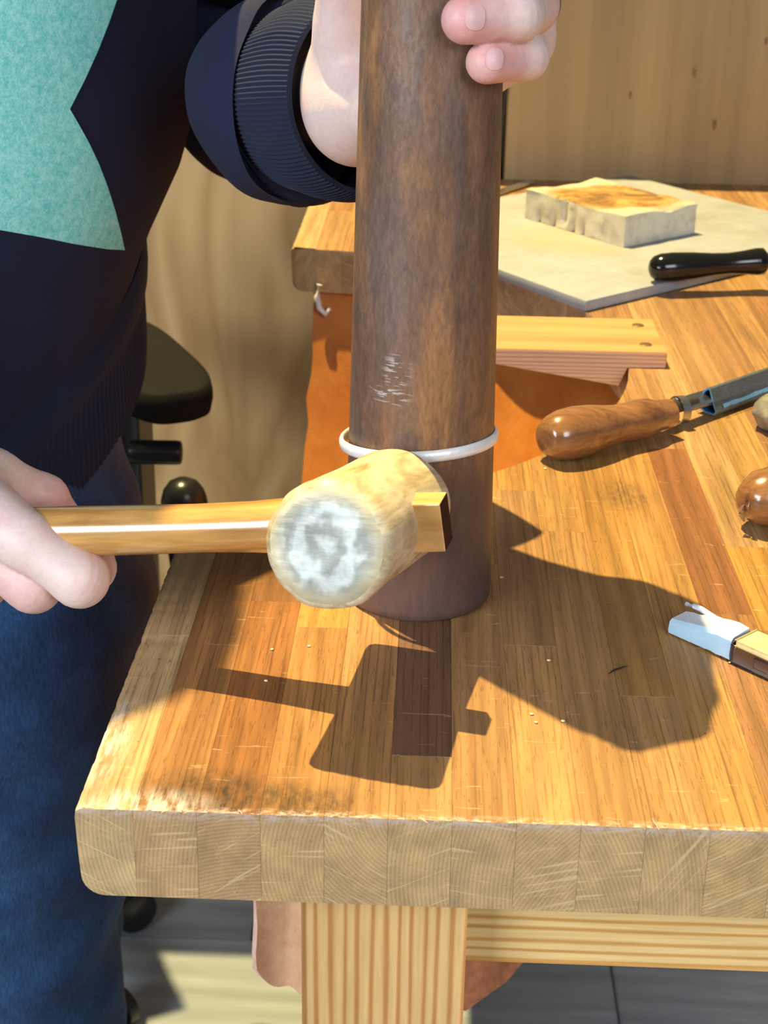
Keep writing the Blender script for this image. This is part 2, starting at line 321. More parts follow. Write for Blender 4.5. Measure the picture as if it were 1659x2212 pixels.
# ------------------------------------------------------------------ builders
def mesh(name, vs_, fs, mats, mi=None, smooth=True, sharp=None):
    me = D.meshes.new(name); me.from_pydata([tuple(map(float, v)) for v in vs_], [], [tuple(f) for f in fs])
    for m in (mats if isinstance(mats, (list, tuple)) else [mats]): me.materials.append(M[m])
    if mi is not None: me.polygons.foreach_set('material_index', np.asarray(mi, dtype=np.int32))
    me.update()
    bm = bmesh.new(); bm.from_mesh(me); bmesh.ops.recalc_face_normals(bm, faces=bm.faces); bm.to_mesh(me); bm.free()
    if smooth:
        me.shade_smooth()
        if sharp: me.set_sharp_from_angle(angle=math.radians(sharp))
    return me
def link(name, me, parent=None, base=None, origin=None, **props):
    """verts of me are bench-relative; they are re-based on the object's own origin"""
    o = D.objects.new(name, me); COL.objects.link(o)
    org = np.asarray(origin if origin is not None else (base if base is not None else (0, 0, 0)), float)
    co = np.empty(len(me.vertices) * 3, np.float32); me.vertices.foreach_get('co', co)
    me.vertices.foreach_set('co', (co.reshape(-1, 3) - org).astype(np.float32).ravel()); me.update()
    o.location = Vector(org + UP) if parent is None else Vector(org - BASE[parent.name])
    if parent is not None: o.parent = parent
    BASE[o.name] = org
    for k, v in props.items(): o[k] = v
    return o
BASE = {}
def thing(name, base, label, cat, group=None):
    o = D.objects.new(name, None); COL.objects.link(o); o.empty_display_size = 0.05
    o.location = Vector(np.asarray(base, float) + UP); BASE[o.name] = np.asarray(base, float)
    o['label'] = label; o['category'] = cat
    if group: o['group'] = group
    return o
def part(name, me, parent, origin=None, **p): return link(name, me, parent, origin=origin if origin is not None else BASE[parent.name], **p)
def tag(o, label, cat, group=None):
    o['label'] = label; o['category'] = cat
    if group: o['group'] = group
    return o
def frame(d, up=(0, 0, 1)):
    d = np.asarray(d, float); d = d / np.linalg.norm(d); u = np.asarray(up, float)
    if abs(d @ u) > 0.95: u = np.array([1.0, 0, 0])
    s = np.cross(d, u); s /= np.linalg.norm(s); t = np.cross(s, d); return d, s, t
def lathe(name, prof, o, d, mat, seg=40, ell=(1, 1), up=(0, 0, 1), mi=None, sharp=40, jit=0):
    """prof: (t, r) along d from o; closed at both ends"""
    o = np.asarray(o, float); d, s, t = frame(d, up); vs_, fs, ms = [], [], []
    for i, (q, r) in enumerate(prof):
        for k in range(seg):
            a = 2 * math.pi * k / seg; rr = r * (1 + (jit * mnoise.noise(Vector((math.cos(a) * 2, math.sin(a) * 2, q * 120))) if jit else 0))
            vs_.append(o + d * q + s * (math.cos(a) * rr * ell[0]) + t * (math.sin(a) * rr * ell[1]))
    for i in range(len(prof) - 1):
        for k in range(seg):
            k2 = (k + 1) % seg; fs.append((i * seg + k, i * seg + k2, (i + 1) * seg + k2, (i + 1) * seg + k)); ms.append(mi[i] if mi else 0)
    fs.append(tuple(range(seg))[::-1]); ms.append(mi[0] if mi else 0)
    fs.append(tuple((len(prof) - 1) * seg + k for k in range(seg))); ms.append(mi[-1] if mi else 0)
    return mesh(name, vs_, fs, mat, ms, True, sharp)
def box(name, c, d, size, mat, bev=0.001, up=(0, 0, 1), segs=2, mi=None):
    """box centred on c, size = (along d, side, up)"""
    d, s, t = frame(d, up); bm = bmesh.new(); bmesh.ops.create_cube(bm, size=1)
    for v in bm.verts: v.co = Vector(np.asarray(c) + d * (v.co.x * size[0]) + s * (v.co.y * size[1]) + t * (v.co.z * size[2]))
    if bev: bmesh.ops.bevel(bm, geom=bm.edges[:], offset=bev, segments=segs, affect='EDGES', profile=0.5)
    return from_bm(name, bm, mat)
def from_bm(name, bm, mat, sharp=35):
    bmesh.ops.recalc_face_normals(bm, faces=bm.faces); me = D.meshes.new(name); bm.to_mesh(me); bm.free()
    for m in (mat if isinstance(mat, (list, tuple)) else [mat]): me.materials.append(M[m])
    me.shade_smooth(); me.set_sharp_from_angle(angle=math.radians(sharp)); return me
def prism(name, poly, z0, z1, mats, bev=0.0, capmat=0, sidemat=0, sharp=30, seg=2):
    bm = bmesh.new(); lo = [bm.verts.new((x, y, z0)) for x, y in poly]; hi = [bm.verts.new((x, y, z1)) for x, y in poly]
    f = bm.faces.new(lo[::-1]); f.material_index = capmat; f = bm.faces.new(hi); f.material_index = capmat
    for i in range(len(poly)):
        j = (i + 1) % len(poly); f = bm.faces.new((lo[i], lo[j], hi[j], hi[i])); f.material_index = sidemat if isinstance(sidemat, int) else sidemat(poly[i], poly[j])
    if bev: bmesh.ops.bevel(bm, geom=[e for e in bm.edges], offset=bev, segments=seg, affect='EDGES', profile=0.5)
    return from_bm(name, bm, mats, sharp)
def tube(name, pts, r, mat, seg=10, closed=False):
    """round bar through pts; r one number or one per point"""
    P = [np.asarray(p, float) for p in pts]; n = len(P); rs = r if isinstance(r, (list, tuple)) else [r] * n; vs_, fs = [], []; sref = None
    for i in range(n):
        a = P[(i - 1) % n] if (closed or i) else P[i]; b = P[(i + 1) % n] if (closed or i < n - 1) else P[i]
        d = (b - a) / np.linalg.norm(b - a)
        if sref is None: _, s, t = frame(d)
        else: s = sref - d * (sref @ d); s /= np.linalg.norm(s); t = np.cross(d, s)
        sref = s
        for k in range(seg):
            an = 2 * math.pi * k / seg; vs_.append(P[i] + (s * math.cos(an) + t * math.sin(an)) * rs[i])
    for i in range(n if closed else n - 1):
        j = (i + 1) % n
        for k in range(seg): k2 = (k + 1) % seg; fs.append((i * seg + k, i * seg + k2, j * seg + k2, j * seg + k))
    if not closed: fs += [tuple(range(seg)), tuple((n - 1) * seg + k for k in range(seg))]
    return mesh(name, vs_, fs, mat, None, True, 50)

# ---- signed distance shapes, polygonised (organic bodies, stones)
def smin(a, b, k):
    h = np.maximum(k - np.abs(a - b), 0) / k
    return np.minimum(a, b) - h * h * k * 0.25
def rcone(P, a, b, ra, rb):
    a, b = np.asarray(a, np.float32), np.asarray(b, np.float32); ba = b - a; L = float(ba @ ba); pa = P - a
    t = np.clip((pa @ ba) / max(L, 1e-12), 0, 1).astype(np.float32)
    return np.linalg.norm(pa - t[..., None] * ba, axis=-1) - (ra + (rb - ra) * t)
def ellip(P, c, r, R=None):
    q = P - np.asarray(c, np.float32)
    if R is not None: q = q @ np.asarray(R, np.float32).T
    r = np.asarray(r, np.float32); k0 = np.linalg.norm(q / r, axis=-1); k1 = np.linalg.norm(q / (r * r), axis=-1)
    return k0 * (k0 - 1) / np.maximum(k1, 1e-9)
def gridP(lo, hi, vox):
    lo, hi = np.asarray(lo, float), np.asarray(hi, float); n = np.ceil((hi - lo) / vox).astype(int) + 1
    ax = [np.float32(lo[i]) + np.arange(n[i], dtype=np.float32) * np.float32(vox) for i in range(3)]
    return np.stack(np.meshgrid(*ax, indexing='ij'), -1)
def poly_sdf(sdf, lo, vox):
    g = openvdb.FloatGrid(1.0); g.copyFromArray(np.ascontiguousarray(sdf, dtype=np.float32)); pts, quads = g.convertToQuads(0.0)
    return np.asarray(pts, float) * vox + np.asarray(lo, float), np.asarray(quads)

def decal(name, px, target, mat, thick=0.0012, step=12, parent=None, bend=None, **p):
    """a thin sheet lying on the surface of a mesh: outline px, laid onto the surface and given thickness"""
    bvh = BVHTree.FromPolygons(*target); pts, n = [], len(px)
    for i in range(n):
        a, b = np.array(px[i], float), np.array(px[(i + 1) % n], float); m = max(1, int(np.linalg.norm(b - a) / step))
        pts += [tuple(a + (b - a) * k / m) for k in range(m)]
    nb = len(pts); xs = [q[0] for q in pts]; ys = [q[1] for q in pts]; full = [Vector(q) for q in pts]
    x = min(xs) + step / 2
    while x < max(xs):
        y = min(ys) + step / 2
        while y < max(ys): full.append(Vector((x, y))); y += step
        x += step
    vo, _, fo, *_ = delaunay_2d_cdt(full, [], [list(range(nb))], 1, 1e-3)
    vv, ok = [], []
    for v in vo:
        h, nr, _, _ = bvh.ray_cast(Vector(CAM), Vector(ray(v.x, v.y)).normalized()); ok.append(h is not None)
        if h is None: vv.append(None); continue
        if nr.dot(Vector(ray(v.x, v.y))) > 0: nr = -nr
        vv.append((np.array(h), np.array(nr)))
    idx = {}; vs_ = []
    for i, q in enumerate(vv):
        if q is not None: idx[i] = len(vs_); vs_.append(q[0] + q[1] * thick)
    top = [[idx[i] for i in f] for f in fo if all(i in idx for i in f)]
    n0 = len(vs_); vs_ += [q[0] - q[1] * thick * 0.5 for q in vv if q is not None]
    cnt = {}
    for f in top:
        for i in range(len(f)): e = (f[i], f[(i + 1) % len(f)]); cnt[e] = 1
    side = [(a, b, b + n0, a + n0) for (a, b) in cnt if (b, a) not in cnt]
    me = mesh(name, vs_, top + [[i + n0 for i in f[::-1]] for f in top] + side, mat, None, True, 60)
    return part(name, me, parent, **p)

# ================================================================== the room
fl = link('floor', box('floor', (0.1, 0.1, -H - 0.03), (1, 0, 0), (3.4, 2.7, 0.05), 'grout', 0), kind='structure')
BASE[fl.name] = np.zeros(3)
tile_cache = {}
for r in range(-7, 3):
    y0 = 1.045 + r * 0.2 - (0 if r <= 0 else 0); y0 = 1.045 - 0.2 * (1 - 0) * 1 + r * 0.2 if False else 1.045 + (r - 0) * 0.2
    if y0 > 1.30: continue
    off = 0.245 if r % 2 else -0.184
    y1 = min(y0 + 0.2, 1.36)
    for c in range(-3, 3):
        x0 = off + c * 0.86; x1 = x0 + 0.86
        x0, x1 = max(x0, -1.55), min(x1, 1.75)
        if x1 - x0 < 0.05: continue
        me = box('floor_tile', ((x0 + x1) / 2, (y0 + y1) / 2, -H - 0.004 + random.uniform(-.0003, .0003)), (1, 0, 0), (x1 - x0 - 0.004, y1 - y0 - 0.004, 0.008), 'floor_tile_grey', 0.0012, segs=1)
        part('floor_tile', me, fl, origin=((x0 + x1) / 2, (y0 + y1) / 2, -H))
wl = link('wall_back', box('wall_back', (0.1, 1.195, -0.22), (1, 0, 0), (3.4, 0.05, 1.38), 'plaster', 0), kind='structure')
for x0, x1, m in ((-1.55, -0.62, 'plywood_wavy'), (-0.616, 0.0725, 'plywood_wavy'), (0.0815, 1.0, 'plywood_straight'), (1.004, 1.75, 'plywood_straight')):
    part('plywood_panel', box('plywood_panel', ((x0 + x1) / 2, 1.161, -0.22), (1, 0, 0), (x1 - x0, 0.018, 1.37), m, 0.0012, segs=1), wl, origin=((x0 + x1) / 2, 1.161, -0.22))
for x, z, r in ((0.267, 0.109, 0.0042), (0.292, 0.058, 0.0042), (0.205, 0.085, 0.003), (0.335, 0.14, 0.003)):
    part('wood_knot', lathe('wood_knot', [(0, r), (0.0006, r * 0.8)], (x, 1.1521, z), (0, -1, 0), 'tool_wood', 14, (0.55, 1.5)), wl)
cp = [(0.079, 1.1505, 0.39), (0.081, 1.1505, 0.20), (0.0795, 1.1505, 0.09), (0.0765, 1.1505, 0.03), (0.074, 1.1505, -0.03), (0.074, 1.1505, -0.3)]
tag(link('wall_cable', tube('wall_cable', cp, 0.0024, 'cable_black', 8), base=(0.074, 1.15, -0.3)), 'thin black cable hanging down the plywood wall behind the mandrel', 'cable')

# ================================================================== workbench
TH = 0.0365
CUTC, CUTA, CUTB = np.array([-0.108, 0.544]), 0.25, 0.277
def cut_y(x, far):
    u = (x - CUTC[0]) / CUTA
    if u >= 1: return None
    h = CUTB * math.sqrt(max(0, 1 - u * u)); return CUTC[1] + (h if far else -h)
bench = thing('workbench', (0.15, 0.55, -H), 'oak jewellers bench with laminated top, rounded cutout and pine leg', 'workbench')
xs = [-0.1080, -0.0874] + [-0.0874 + 0.0222 * k for k in range(1, 25)]
PAL = [srgb(196, 152, 96), srgb(206, 164, 104), srgb(190, 144, 88), srgb(200, 156, 92), srgb(182, 136, 84), srgb(210, 168, 112), srgb(188, 148, 100)]
DARK, RED, PALE, YEL = srgb(128, 92, 64), srgb(158, 108, 66), srgb(218, 184, 126), srgb(212, 166, 84)
SEGS = {0: [(1.14, PALE)], 1: [(0.30, srgb(188, 136, 78))], 2: [(0.1640, srgb(176, 120, 64)), (0.26, srgb(170, 120, 72))],
        3: [(0.1405, srgb(200, 148, 84)), (0.1640, srgb(226, 172, 86)), (0.40, srgb(184, 136, 84))],
        4: [(0.40, srgb(200, 152, 92))], 5: [(0.0408, srgb(206, 160, 98)), (0.26, srgb(138, 102, 74)), (0.5, srgb(184, 138, 84))],
        6: [(0.21, srgb(196, 150, 94)), (0.5, srgb(206, 156, 84))], 7: [(0.13, srgb(210, 162, 98)), (0.302, srgb(190, 146, 92)), (0.6, srgb(204, 152, 76))],
        8: [(0.25, srgb(204, 158, 96)), (0.6, srgb(206, 160, 92))], 9: [(0.09, srgb(202, 156, 94)), (0.6, srgb(200, 152, 82))], 10: [(0.56, srgb(206, 158, 88))],
        11: [(0.165, srgb(190, 142, 90)), (0.37, srgb(164, 112, 68)), (0.8, srgb(196, 150, 94))],
        12: [(0.150, srgb(186, 136, 84)), (0.2380, srgb(206, 158, 78)), (0.7, srgb(208, 168, 110))],
        13: [(0.2400, srgb(176, 126, 72)), (0.47, srgb(212, 168, 96)), (0.9, srgb(192, 150, 98))], 14: [(0.36, srgb(214, 176, 120)), (0.8, srgb(186, 142, 92))]}
def stave_mesh(x0, x1, y0, y1, side_cut, k):
    """y0/y1 may follow the cutout ('near' ends on it, 'far' starts on it)"""
    n = 7 if side_cut else 1
    X = [x0 + (x1 - x0) * i / n for i in range(n + 1)]
    lo = [(x, (cut_y(min(x, 0.1419), True) if side_cut in ('far', 'farnear') else y0)) for x in X]
    hi = [(x, (cut_y(min(x, 0.1419), False) if side_cut == 'near' else y1)) for x in X]
    return prism('stave', lo + hi[::-1], -TH, 0.0, ['oak_top', 'oak_end_grain'], 0.0, 0,
                 lambda a, b: 0 if abs(a[0] - b[0]) < 1e-7 else 1, 30)
g = 0.00005
def add_stave(x0, x1, y0, y1, col, sc=None, k=1):
    me = stave_mesh(x0 + g, x1 - g, y0 + (g if y0 > 0 else 0), y1 - g, sc, k)
    o = part('stave', me, bench, origin=(0, 0, 0)); o.color = (*col, 1); return o
def left_stave(y0, y1, tipfar, tipnear):
    """outermost stave: rounded underside corner and chipped upper arris along the left edge"""
    r, x0, x1 = 0.0085, xs[0], xs[1] - g; prof = [(x1, 0), (x0 + 0.0022, 0), (x0 + 0.0004, -0.0012), (x0, -0.0035), (x0 + 0.0006, -0.020)]
    prof += [(x0 + 0.001 + r * (1 - math.cos(a)), -TH + r - r * math.sin(a)) for a in [i * math.pi / 12 for i in range(7)]] + [(x1, -TH)]
    ny = 120; vs_, fs, ms = [], [], []
    for j in range(ny + 1):
        y = y0 + (y1 - y0) * j / ny
        for i, (x, z) in enumerate(prof):
            q = mnoise.noise(Vector((i * 3.1, y * 130, 2.0))); ch = max(0, mnoise.noise(Vector((1.0, y * 260, 7.7))) - 0.10)
            xx, zz = x, z
            if i in (1, 2, 3): xx += ch * 0.0009 + abs(q) * 0.0003; zz -= ch * 0.0008 * (i == 1) + ch * 0.0005
            yy = y
            if j == ny and tipnear: yy = cut_y(min(max(x, -0.1079), 0.14), False) - 0.010 * max(0, 1 - (x - x0) / 0.012) ** 2
            if j == 0 and tipfar: yy = cut_y(min(max(x, -0.1079), 0.14), True) + 0.010 * max(0, 1 - (x - x0) / 0.012) ** 2
            vs_.append((xx, yy, zz))
    m = len(prof)
    for j in range(ny):
        for i in range(m): i2 = (i + 1) % m; fs.append((j * m + i, j * m + i2, (j + 1) * m + i2, (j + 1) * m + i)); ms.append(0)
    fs += [tuple(range(m)), tuple(ny * m + i for i in range(m))]; ms += [1, 1]
    me = mesh('stave', vs_, fs, ['oak_top', 'oak_end_grain'], ms, True, 35)
    o = part('stave', me, bench, origin=(0, 0, 0)); o.color = (*PALE, 1); return o
left_stave(0.0, 0.27, False, True); left_stave(0.82, 1.14, True, False)
for k in range(1, len(xs) - 1):
    x0, x1 = xs[k], xs[k + 1]; u = (x0 + x1) / 2
    inside = x0 < CUTC[0] + CUTA - 0.001
    rn = random.Random(k * 7 + 1)
    segs = SEGS.get(k)
    if not segs:
        segs, y = [], 0.0
        while y < 1.14: y += rn.uniform(0.16, 0.42); segs.append((y, rn.choice(PAL)))
    segs = list(segs)
    while segs[-1][0] < 1.14: segs.append((segs[-1][0] + rn.uniform(0.2, 0.38), rn.choice(PAL)))
    y = 0.0
    yn = min(cut_y(x0, False), cut_y(min(x1, 0.1419), False)) if inside else None
    yf = max(cut_y(x0, True), cut_y(min(x1, 0.1419), True)) if inside else None
    for ye, col in segs:
        ye = min(ye, 1.14); a, b = y, ye; y = ye
        if b - a < 0.004: continue
        if not inside: add_stave(x0, x1, a, b, col); continue
        if a < yn - 0.012:
            if b < yn - 0.012: add_stave(x0, x1, a, b, col)
            else: add_stave(x0, x1, a, b, col, 'near')
        if b > yf + 0.012:
            if a > yf + 0.012: add_stave(x0, x1, a, b, col)
            else: add_stave(x0, x1, a, b, col, 'far')
# splinters along the worn front arris
for i in range(16):
    x = random.uniform(-0.105, 0.02) if i < 12 else random.uniform(0.02, 0.16); L = random.uniform(0.0015, 0.0042)
    d = np.array([random.uniform(-1, 1), random.uniform(-1, 0.3), random.uniform(-.1, .5)]); d /= np.linalg.norm(d); p = np.array([x, 0.0004, 0.0001])
    part('splinter', tube('splinter', [p - d * L * .3, p + d * L * .5, p + d * L], [0.0002, 0.00016, 0.00006], 'hide_raw_edge', 5), bench)
def leg(x0, x1, y0, y1): part('leg', box('leg', ((x0 + x1) / 2, (y0 + y1) / 2, (-TH - H) / 2), (1, 0, 0), (x1 - x0, y1 - y0, H - TH), 'pine_leg', 0.0015), bench, origin=((x0 + x1) / 2, (y0 + y1) / 2, -0.5))
leg(-0.0315, 0.0315, 0.030, 0.092); leg(0.38, 0.443, 0.030, 0.092); leg(-0.0315, 0.0315, 1.03, 1.092); leg(0.38, 0.443, 1.03, 1.092)
def apron(c, d, sz): part('apron', box('apron', c, d, sz, 'pine_apron', 0.001), bench, origin=c)
apron((0.2055, 0.060, -TH - 0.0315), (1, 0, 0), (0.347, 0.022, 0.062)); apron((0.2055, 1.06, -TH - 0.0315), (1, 0, 0), (0.347, 0.022, 0.062)); apron((0.411, 0.561, -TH - 0.0315), (0, 1, 0), (0.936, 0.022, 0.062))
# bench pin: sloped wedge screwed on over the middle of the cutout
pz = 0.0105; py0, py1 = 0.5185, 0.5970; px0, px1, nx = 0.030, 0.1650, 0.1395
pv = []
for y in (py0, py1): pv += [(px0, y, pz), (px1, y, pz), (px1, y, 0.0001), (nx, y, 0.0001), (nx - 0.004, y, -0.0130), (px0, y, 0.0035)]
pf = [(0, 1, 2, 3, 4, 5), (6, 7, 8, 9, 10, 11)] + [(i, (i + 1) % 6, 6 + (i + 1) % 6, 6 + i) for i in range(6)]
bmp = bmesh.new(); pvv = [bmp.verts.new(v) for v in pv]
for i, f in enumerate(pf): q = bmp.faces.new([pvv[j] for j in f]); q.material_index = 0 if i == 2 else 1
bmesh.ops.bevel(bmp, geom=bmp.edges[:], offset=0.0006, segments=2, affect='EDGES')
pin = part('bench_pin', from_bm('bench_pin', bmp, ['pin_wood', 'pin_side']), bench, label='paler wedge-shaped wooden bench pin screwed over the cutout')
for x, y in ((0.1530, 0.5805), (0.1530, 0.5355)):
    sl = lathe('screw', [(-0.004, 0.0020), (-0.0004, 0.0042), (0.0004, 0.0042), (0.0007, 0.0036)], (x, y, pz), (0, 0, 1), 'gold_screw', 20)
    sc_ = part('screw', sl, pin)

# ---- leather hide hung under the cutout
def hide():
    root = thing('leather_hide', (-0.02, 0.544, -0.34), 'tan leather catch skin hanging in a sag under the bench cutout', 'leather hide')
    na, nu, Dp = 64, 26, 0.285; vs_, fs = [], []
    for i in range(na + 1):
        th = math.pi / 2 - math.pi * i / na
        for j in range(nu + 1):
            t = (j / nu) * math.pi / 2 * 0.985; rho = math.cos(t); sag = 1 - rho ** 3
            x = CUTC[0] + 0.008 + (CUTA + 0.012) * rho * math.cos(th) + 0.010 - 0.012 * sag; y = CUTC[1] + (CUTB + 0.004) * rho * math.sin(th)
            z = -0.0375 - Dp * sag
            wv = 0.005 * math.sin(th * 9 + j * 0.12) * math.sin(t * 2)
            x += wv; z += 0.5 * wv + 0.006 * mnoise.noise(Vector((x * 12, y * 12, 3)))
            if i in (0, na): x += 0.004 * mnoise.noise(Vector((j * 0.7, i, 5)))
            vs_.append((x, y, z))
    for i in range(na):
        for j in range(nu): a = i * (nu + 1) + j; fs.append((a, a + 1, a + nu + 2, a + nu + 1))
    me = D.meshes.new('skin'); me.from_pydata(vs_, [], fs); bm = bmesh.new(); bm.from_mesh(me)
    bmesh.ops.recalc_face_normals(bm, faces=bm.faces)
    up = sum(f.normal.z for f in bm.faces)
    if up < 0: bmesh.ops.reverse_faces(bm, faces=bm.faces)
    bm.to_mesh(me); bm.free()
    o = D.objects.new('tmp', me); COL.objects.link(o); md = o.modifiers.new('s', 'SOLIDIFY'); md.thickness = 0.0032; md.offset = -1; md.material_offset = 1; md.material_offset_rim = 2
    for m in ('hide_grain', 'hide_flesh', 'hide_raw_edge'): me.materials.append(M[m])
    dg = bpy.context.evaluated_depsgraph_get(); me2 = D.meshes.new_from_object(o.evaluated_get(dg)); D.objects.remove(o)
    me2.shade_smooth(); me2.set_sharp_from_angle(angle=math.radians(50)); part('skin', me2, root)
    # the near flap that hangs straight down behind the pine leg, with its raw torn edge
    vs_, fs = [], []; nx_, nz_ = 60, 26
    for i in range(nx_ + 1):
        u = i / nx_; x = -0.077 + 0.172 * u; y = 0.262 + 0.06 * max(0, u - 0.3)
        zb = -0.289 - 0.012 * math.sin(min(1, u * 1.6) * math.pi) + 0.006 * mnoise.noise(Vector((u * 14, 2, 0))) + 0.002 * mnoise.noise(Vector((u * 60, 9, 0))) - 0.036 * max(0, min(1, (u - 0.40) / 0.28)) + max(0, u - 0.70) * 0.13
        if u < 0.07: zb += 0.012 * (1 - u / 0.07) ** 2
        for j in range(nz_ + 1):
            v = j / nz_; z = -0.0375 + (zb + 0.0375) * v
            curl = 0.010 * max(0, v - 0.86) ** 1 / 0.14 * (0.6 + 0.5 * mnoise.noise(Vector((u * 9, 1, 1)))) + (0.010 * max(0, 0.10 - u) / 0.10)
            xx = x + (0.003 * mnoise.noise(Vector((1, v * 14, 3))) if i == 0 else 0)
            vs_.append((xx, y - curl + 0.004 * math.sin(u * 11 + v * 2), z))
    for i in range(nx_):
        for j in range(nz_): a = i * (nz_ + 1) + j; fs.append((a, a + 1, a + nz_ + 2, a + nz_ + 1))
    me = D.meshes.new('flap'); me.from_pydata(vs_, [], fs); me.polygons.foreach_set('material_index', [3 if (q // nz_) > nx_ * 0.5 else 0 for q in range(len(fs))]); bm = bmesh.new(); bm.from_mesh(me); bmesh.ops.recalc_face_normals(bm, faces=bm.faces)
    if sum(f.normal.y for f in bm.faces) > 0: bmesh.ops.reverse_faces(bm, faces=bm.faces)
    bm.to_mesh(me); bm.free()
    o = D.objects.new('tmp', me); COL.objects.link(o); md = o.modifiers.new('s', 'SOLIDIFY'); md.thickness = 0.0042; md.offset = -1; md.material_offset = 1; md.material_offset_rim = 2
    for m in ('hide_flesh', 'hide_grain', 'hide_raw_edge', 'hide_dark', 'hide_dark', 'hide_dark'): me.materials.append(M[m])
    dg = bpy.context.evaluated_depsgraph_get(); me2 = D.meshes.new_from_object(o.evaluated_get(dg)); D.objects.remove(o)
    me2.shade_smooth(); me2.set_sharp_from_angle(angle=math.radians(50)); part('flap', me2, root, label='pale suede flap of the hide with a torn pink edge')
    for p in (at(690, 660, 1.30), at(1313, 828, 0.985)):
        p = np.asarray(p); p[2] = min(p[2], -TH - 0.012)
        q = [p + (0, 0, 0.020), p + (-0.002, -0.001, 0.010), p + (0.000, -0.002, 0.0), p + (0.005, -0.002, -0.005), p + (0.009, 0, 0.000)]
        part('hook', tube('hook', q, [0.0026, 0.0026, 0.0026, 0.0024, 0.0018], 'white_plastic', 8), root)
hide()

# ================================================================== things on the bench
MC = np.array([0.0085, 0.180])
mprof = [(0.0, 0.0318), (0.0012, 0.0328), (0.004, 0.0329)] + [(z, 0.0329 - 0.0199 * z) for z in np.linspace(0.01, 0.323, 34)]
mprof += [(0.3245, 0.0261), (0.325, 0.0243), (0.321, 0.0238), (0.20, 0.026)]
mo = link('bracelet_mandrel', lathe('bracelet_mandrel', mprof, (*MC, 0.0003), (0, 0, 1), 'rusted_steel', 96, sharp=50), base=(*MC, 0.0003))
tag(mo, 'tall brown rusted steel mandrel standing upright on the bench, gripped by the left hand', 'mandrel')
bc = np.array([0.0075, 0.180, 0.0738]); bn = np.array([-0.075, 0.10, 1.0]); bn /= np.linalg.norm(bn); _, b1, b2 = frame(bn)
vs_, fs = [], []; nb, ns = 120, 14
for i in range(nb):
    a = 2 * math.pi * i / nb; rd = b1 * math.cos(a) + b2 * math.sin(a); wob = 1 + 0.004 * math.sin(a * 3)
    for k in range(ns):
        q = 2 * math.pi * k / ns; cr, cz = math.cos(q) * 0.0015, math.sin(q) * 0.0026
        if cr < 0: cr *= 0.55
        vs_.append(bc + rd * ((0.0332 + cr) * wob) + bn * cz)
for i in range(nb):
    for k in range(ns): fs.append((i * ns + k, i * ns + (k + 1) % ns, ((i + 1) % nb) * ns + (k + 1) % ns, ((i + 1) % nb) * ns + k))
tag(link('silver_bangle', mesh('silver_bangle', vs_, fs, 'silver'), base=bc), 'thin bright silver bangle fitted round the brown mandrel', 'bangle')

# ---- rawhide mallet
P1, P2 = at(705, 1181, 0.5455), at(857, 1089, 0.636); ax = (P2 - P1) / np.linalg.norm(P2 - P1); HL = float(np.linalg.norm(P2 - P1)); mid = (P1 + P2) / 2
hu = np.array([0.962, -0.232, 0.155]); hu -= ax * (hu @ ax); hu /= np.linalg.norm(hu); hc = mid + 0
mal = thing('rawhide_mallet', mid, 'rawhide mallet with a pale rolled hide head and honey wooden handle, held against the mandrel', 'mallet')
def mallet_head():
    d, s, t = frame(ax); seg = 72; prof = [(0.0, 0.006), (-0.0006, 0.011), (0.0001, 0.0150), (-0.0003, 0.0185), (0.0003, 0.0212), (0.0022, 0.0233), (0.005, 0.0238)]
    prof += [(q, 0.0238 - 0.0006 * math.sin(q / HL * math.pi)) for q in np.linspace(0.010, HL - 0.006, 14)] + [(HL - 0.002, 0.0230), (HL - 0.0004, 0.0208), (HL, 0.016)]
    vs_, fs, ms = [], [], []
    for i, (q, r) in enumerate(prof):
        for k in range(seg):
            a = 2 * math.pi * k / seg; e = mnoise.noise(Vector((math.cos(a) * 1.7, math.sin(a) * 1.7, q * 25))) * 0.028 + (0.018 * math.exp(-((q - 0.004) / 0.004) ** 2)) * mnoise.noise(Vector((math.cos(a) * 5, math.sin(a) * 5, 1)))
            dq = 0.0007 * mnoise.noise(Vector((math.cos(a) * r * 160, math.sin(a) * r * 160, 4))) if i < 6 else 0
            vs_.append(P1 + d * (q + dq) + (s * math.cos(a) + t * math.sin(a)) * r * (1 + e))
    for i in range(len(prof) - 1):
        for k in range(seg): k2 = (k + 1) % seg; fs.append((i * seg + k, i * seg + k2, (i + 1) * seg + k2, (i + 1) * seg + k)); ms.append(1 if i < 4 else 0)
    fs += [tuple(range(seg)), tuple((len(prof) - 1) * seg + k for k in range(seg))]; ms += [1, 1]
    # local frame with y along the head, so the rolled-hide rings run round it
    me = mesh('head', vs_, fs, ['rawhide', 'rawhide_face'], ms, True, 60)
    R = np.stack([s, d, t]); co = np.empty(len(me.vertices) * 3, np.float32); me.vertices.foreach_get('co', co); co = (co.reshape(-1, 3) - mid) @ R.T
    me.vertices.foreach_set('co', co.astype(np.float32).ravel()); me.update()
    o = D.objects.new('head', me); COL.objects.link(o); o.parent = mal; o.matrix_local = Matrix(((s[0], d[0], t[0], 0), (s[1], d[1], t[1], 0), (s[2], d[2], t[2], 0), (0, 0, 0, 1)))
mallet_head()
hp = [(0.0225, 0.0108, 0.0112), (0.030, 0.0103, 0.0112), (0.045, 0.0096, 0.0102), (0.07, 0.0094, 0.0098), (0.10, 0.0098, 0.0102), (0.13, 0.0102, 0.0106), (0.17, 0.0106, 0.0112), (0.21, 0.0118, 0.0124), (0.245, 0.0124, 0.0130), (0.256, 0.0112, 0.0118), (0.2600, 0.007, 0.0075)]
vs_, fs = [], []; seg = 40; dd, ss, tt = frame(-hu)
hp2 = [(0.0, 0.0105, 0.0110)] + hp
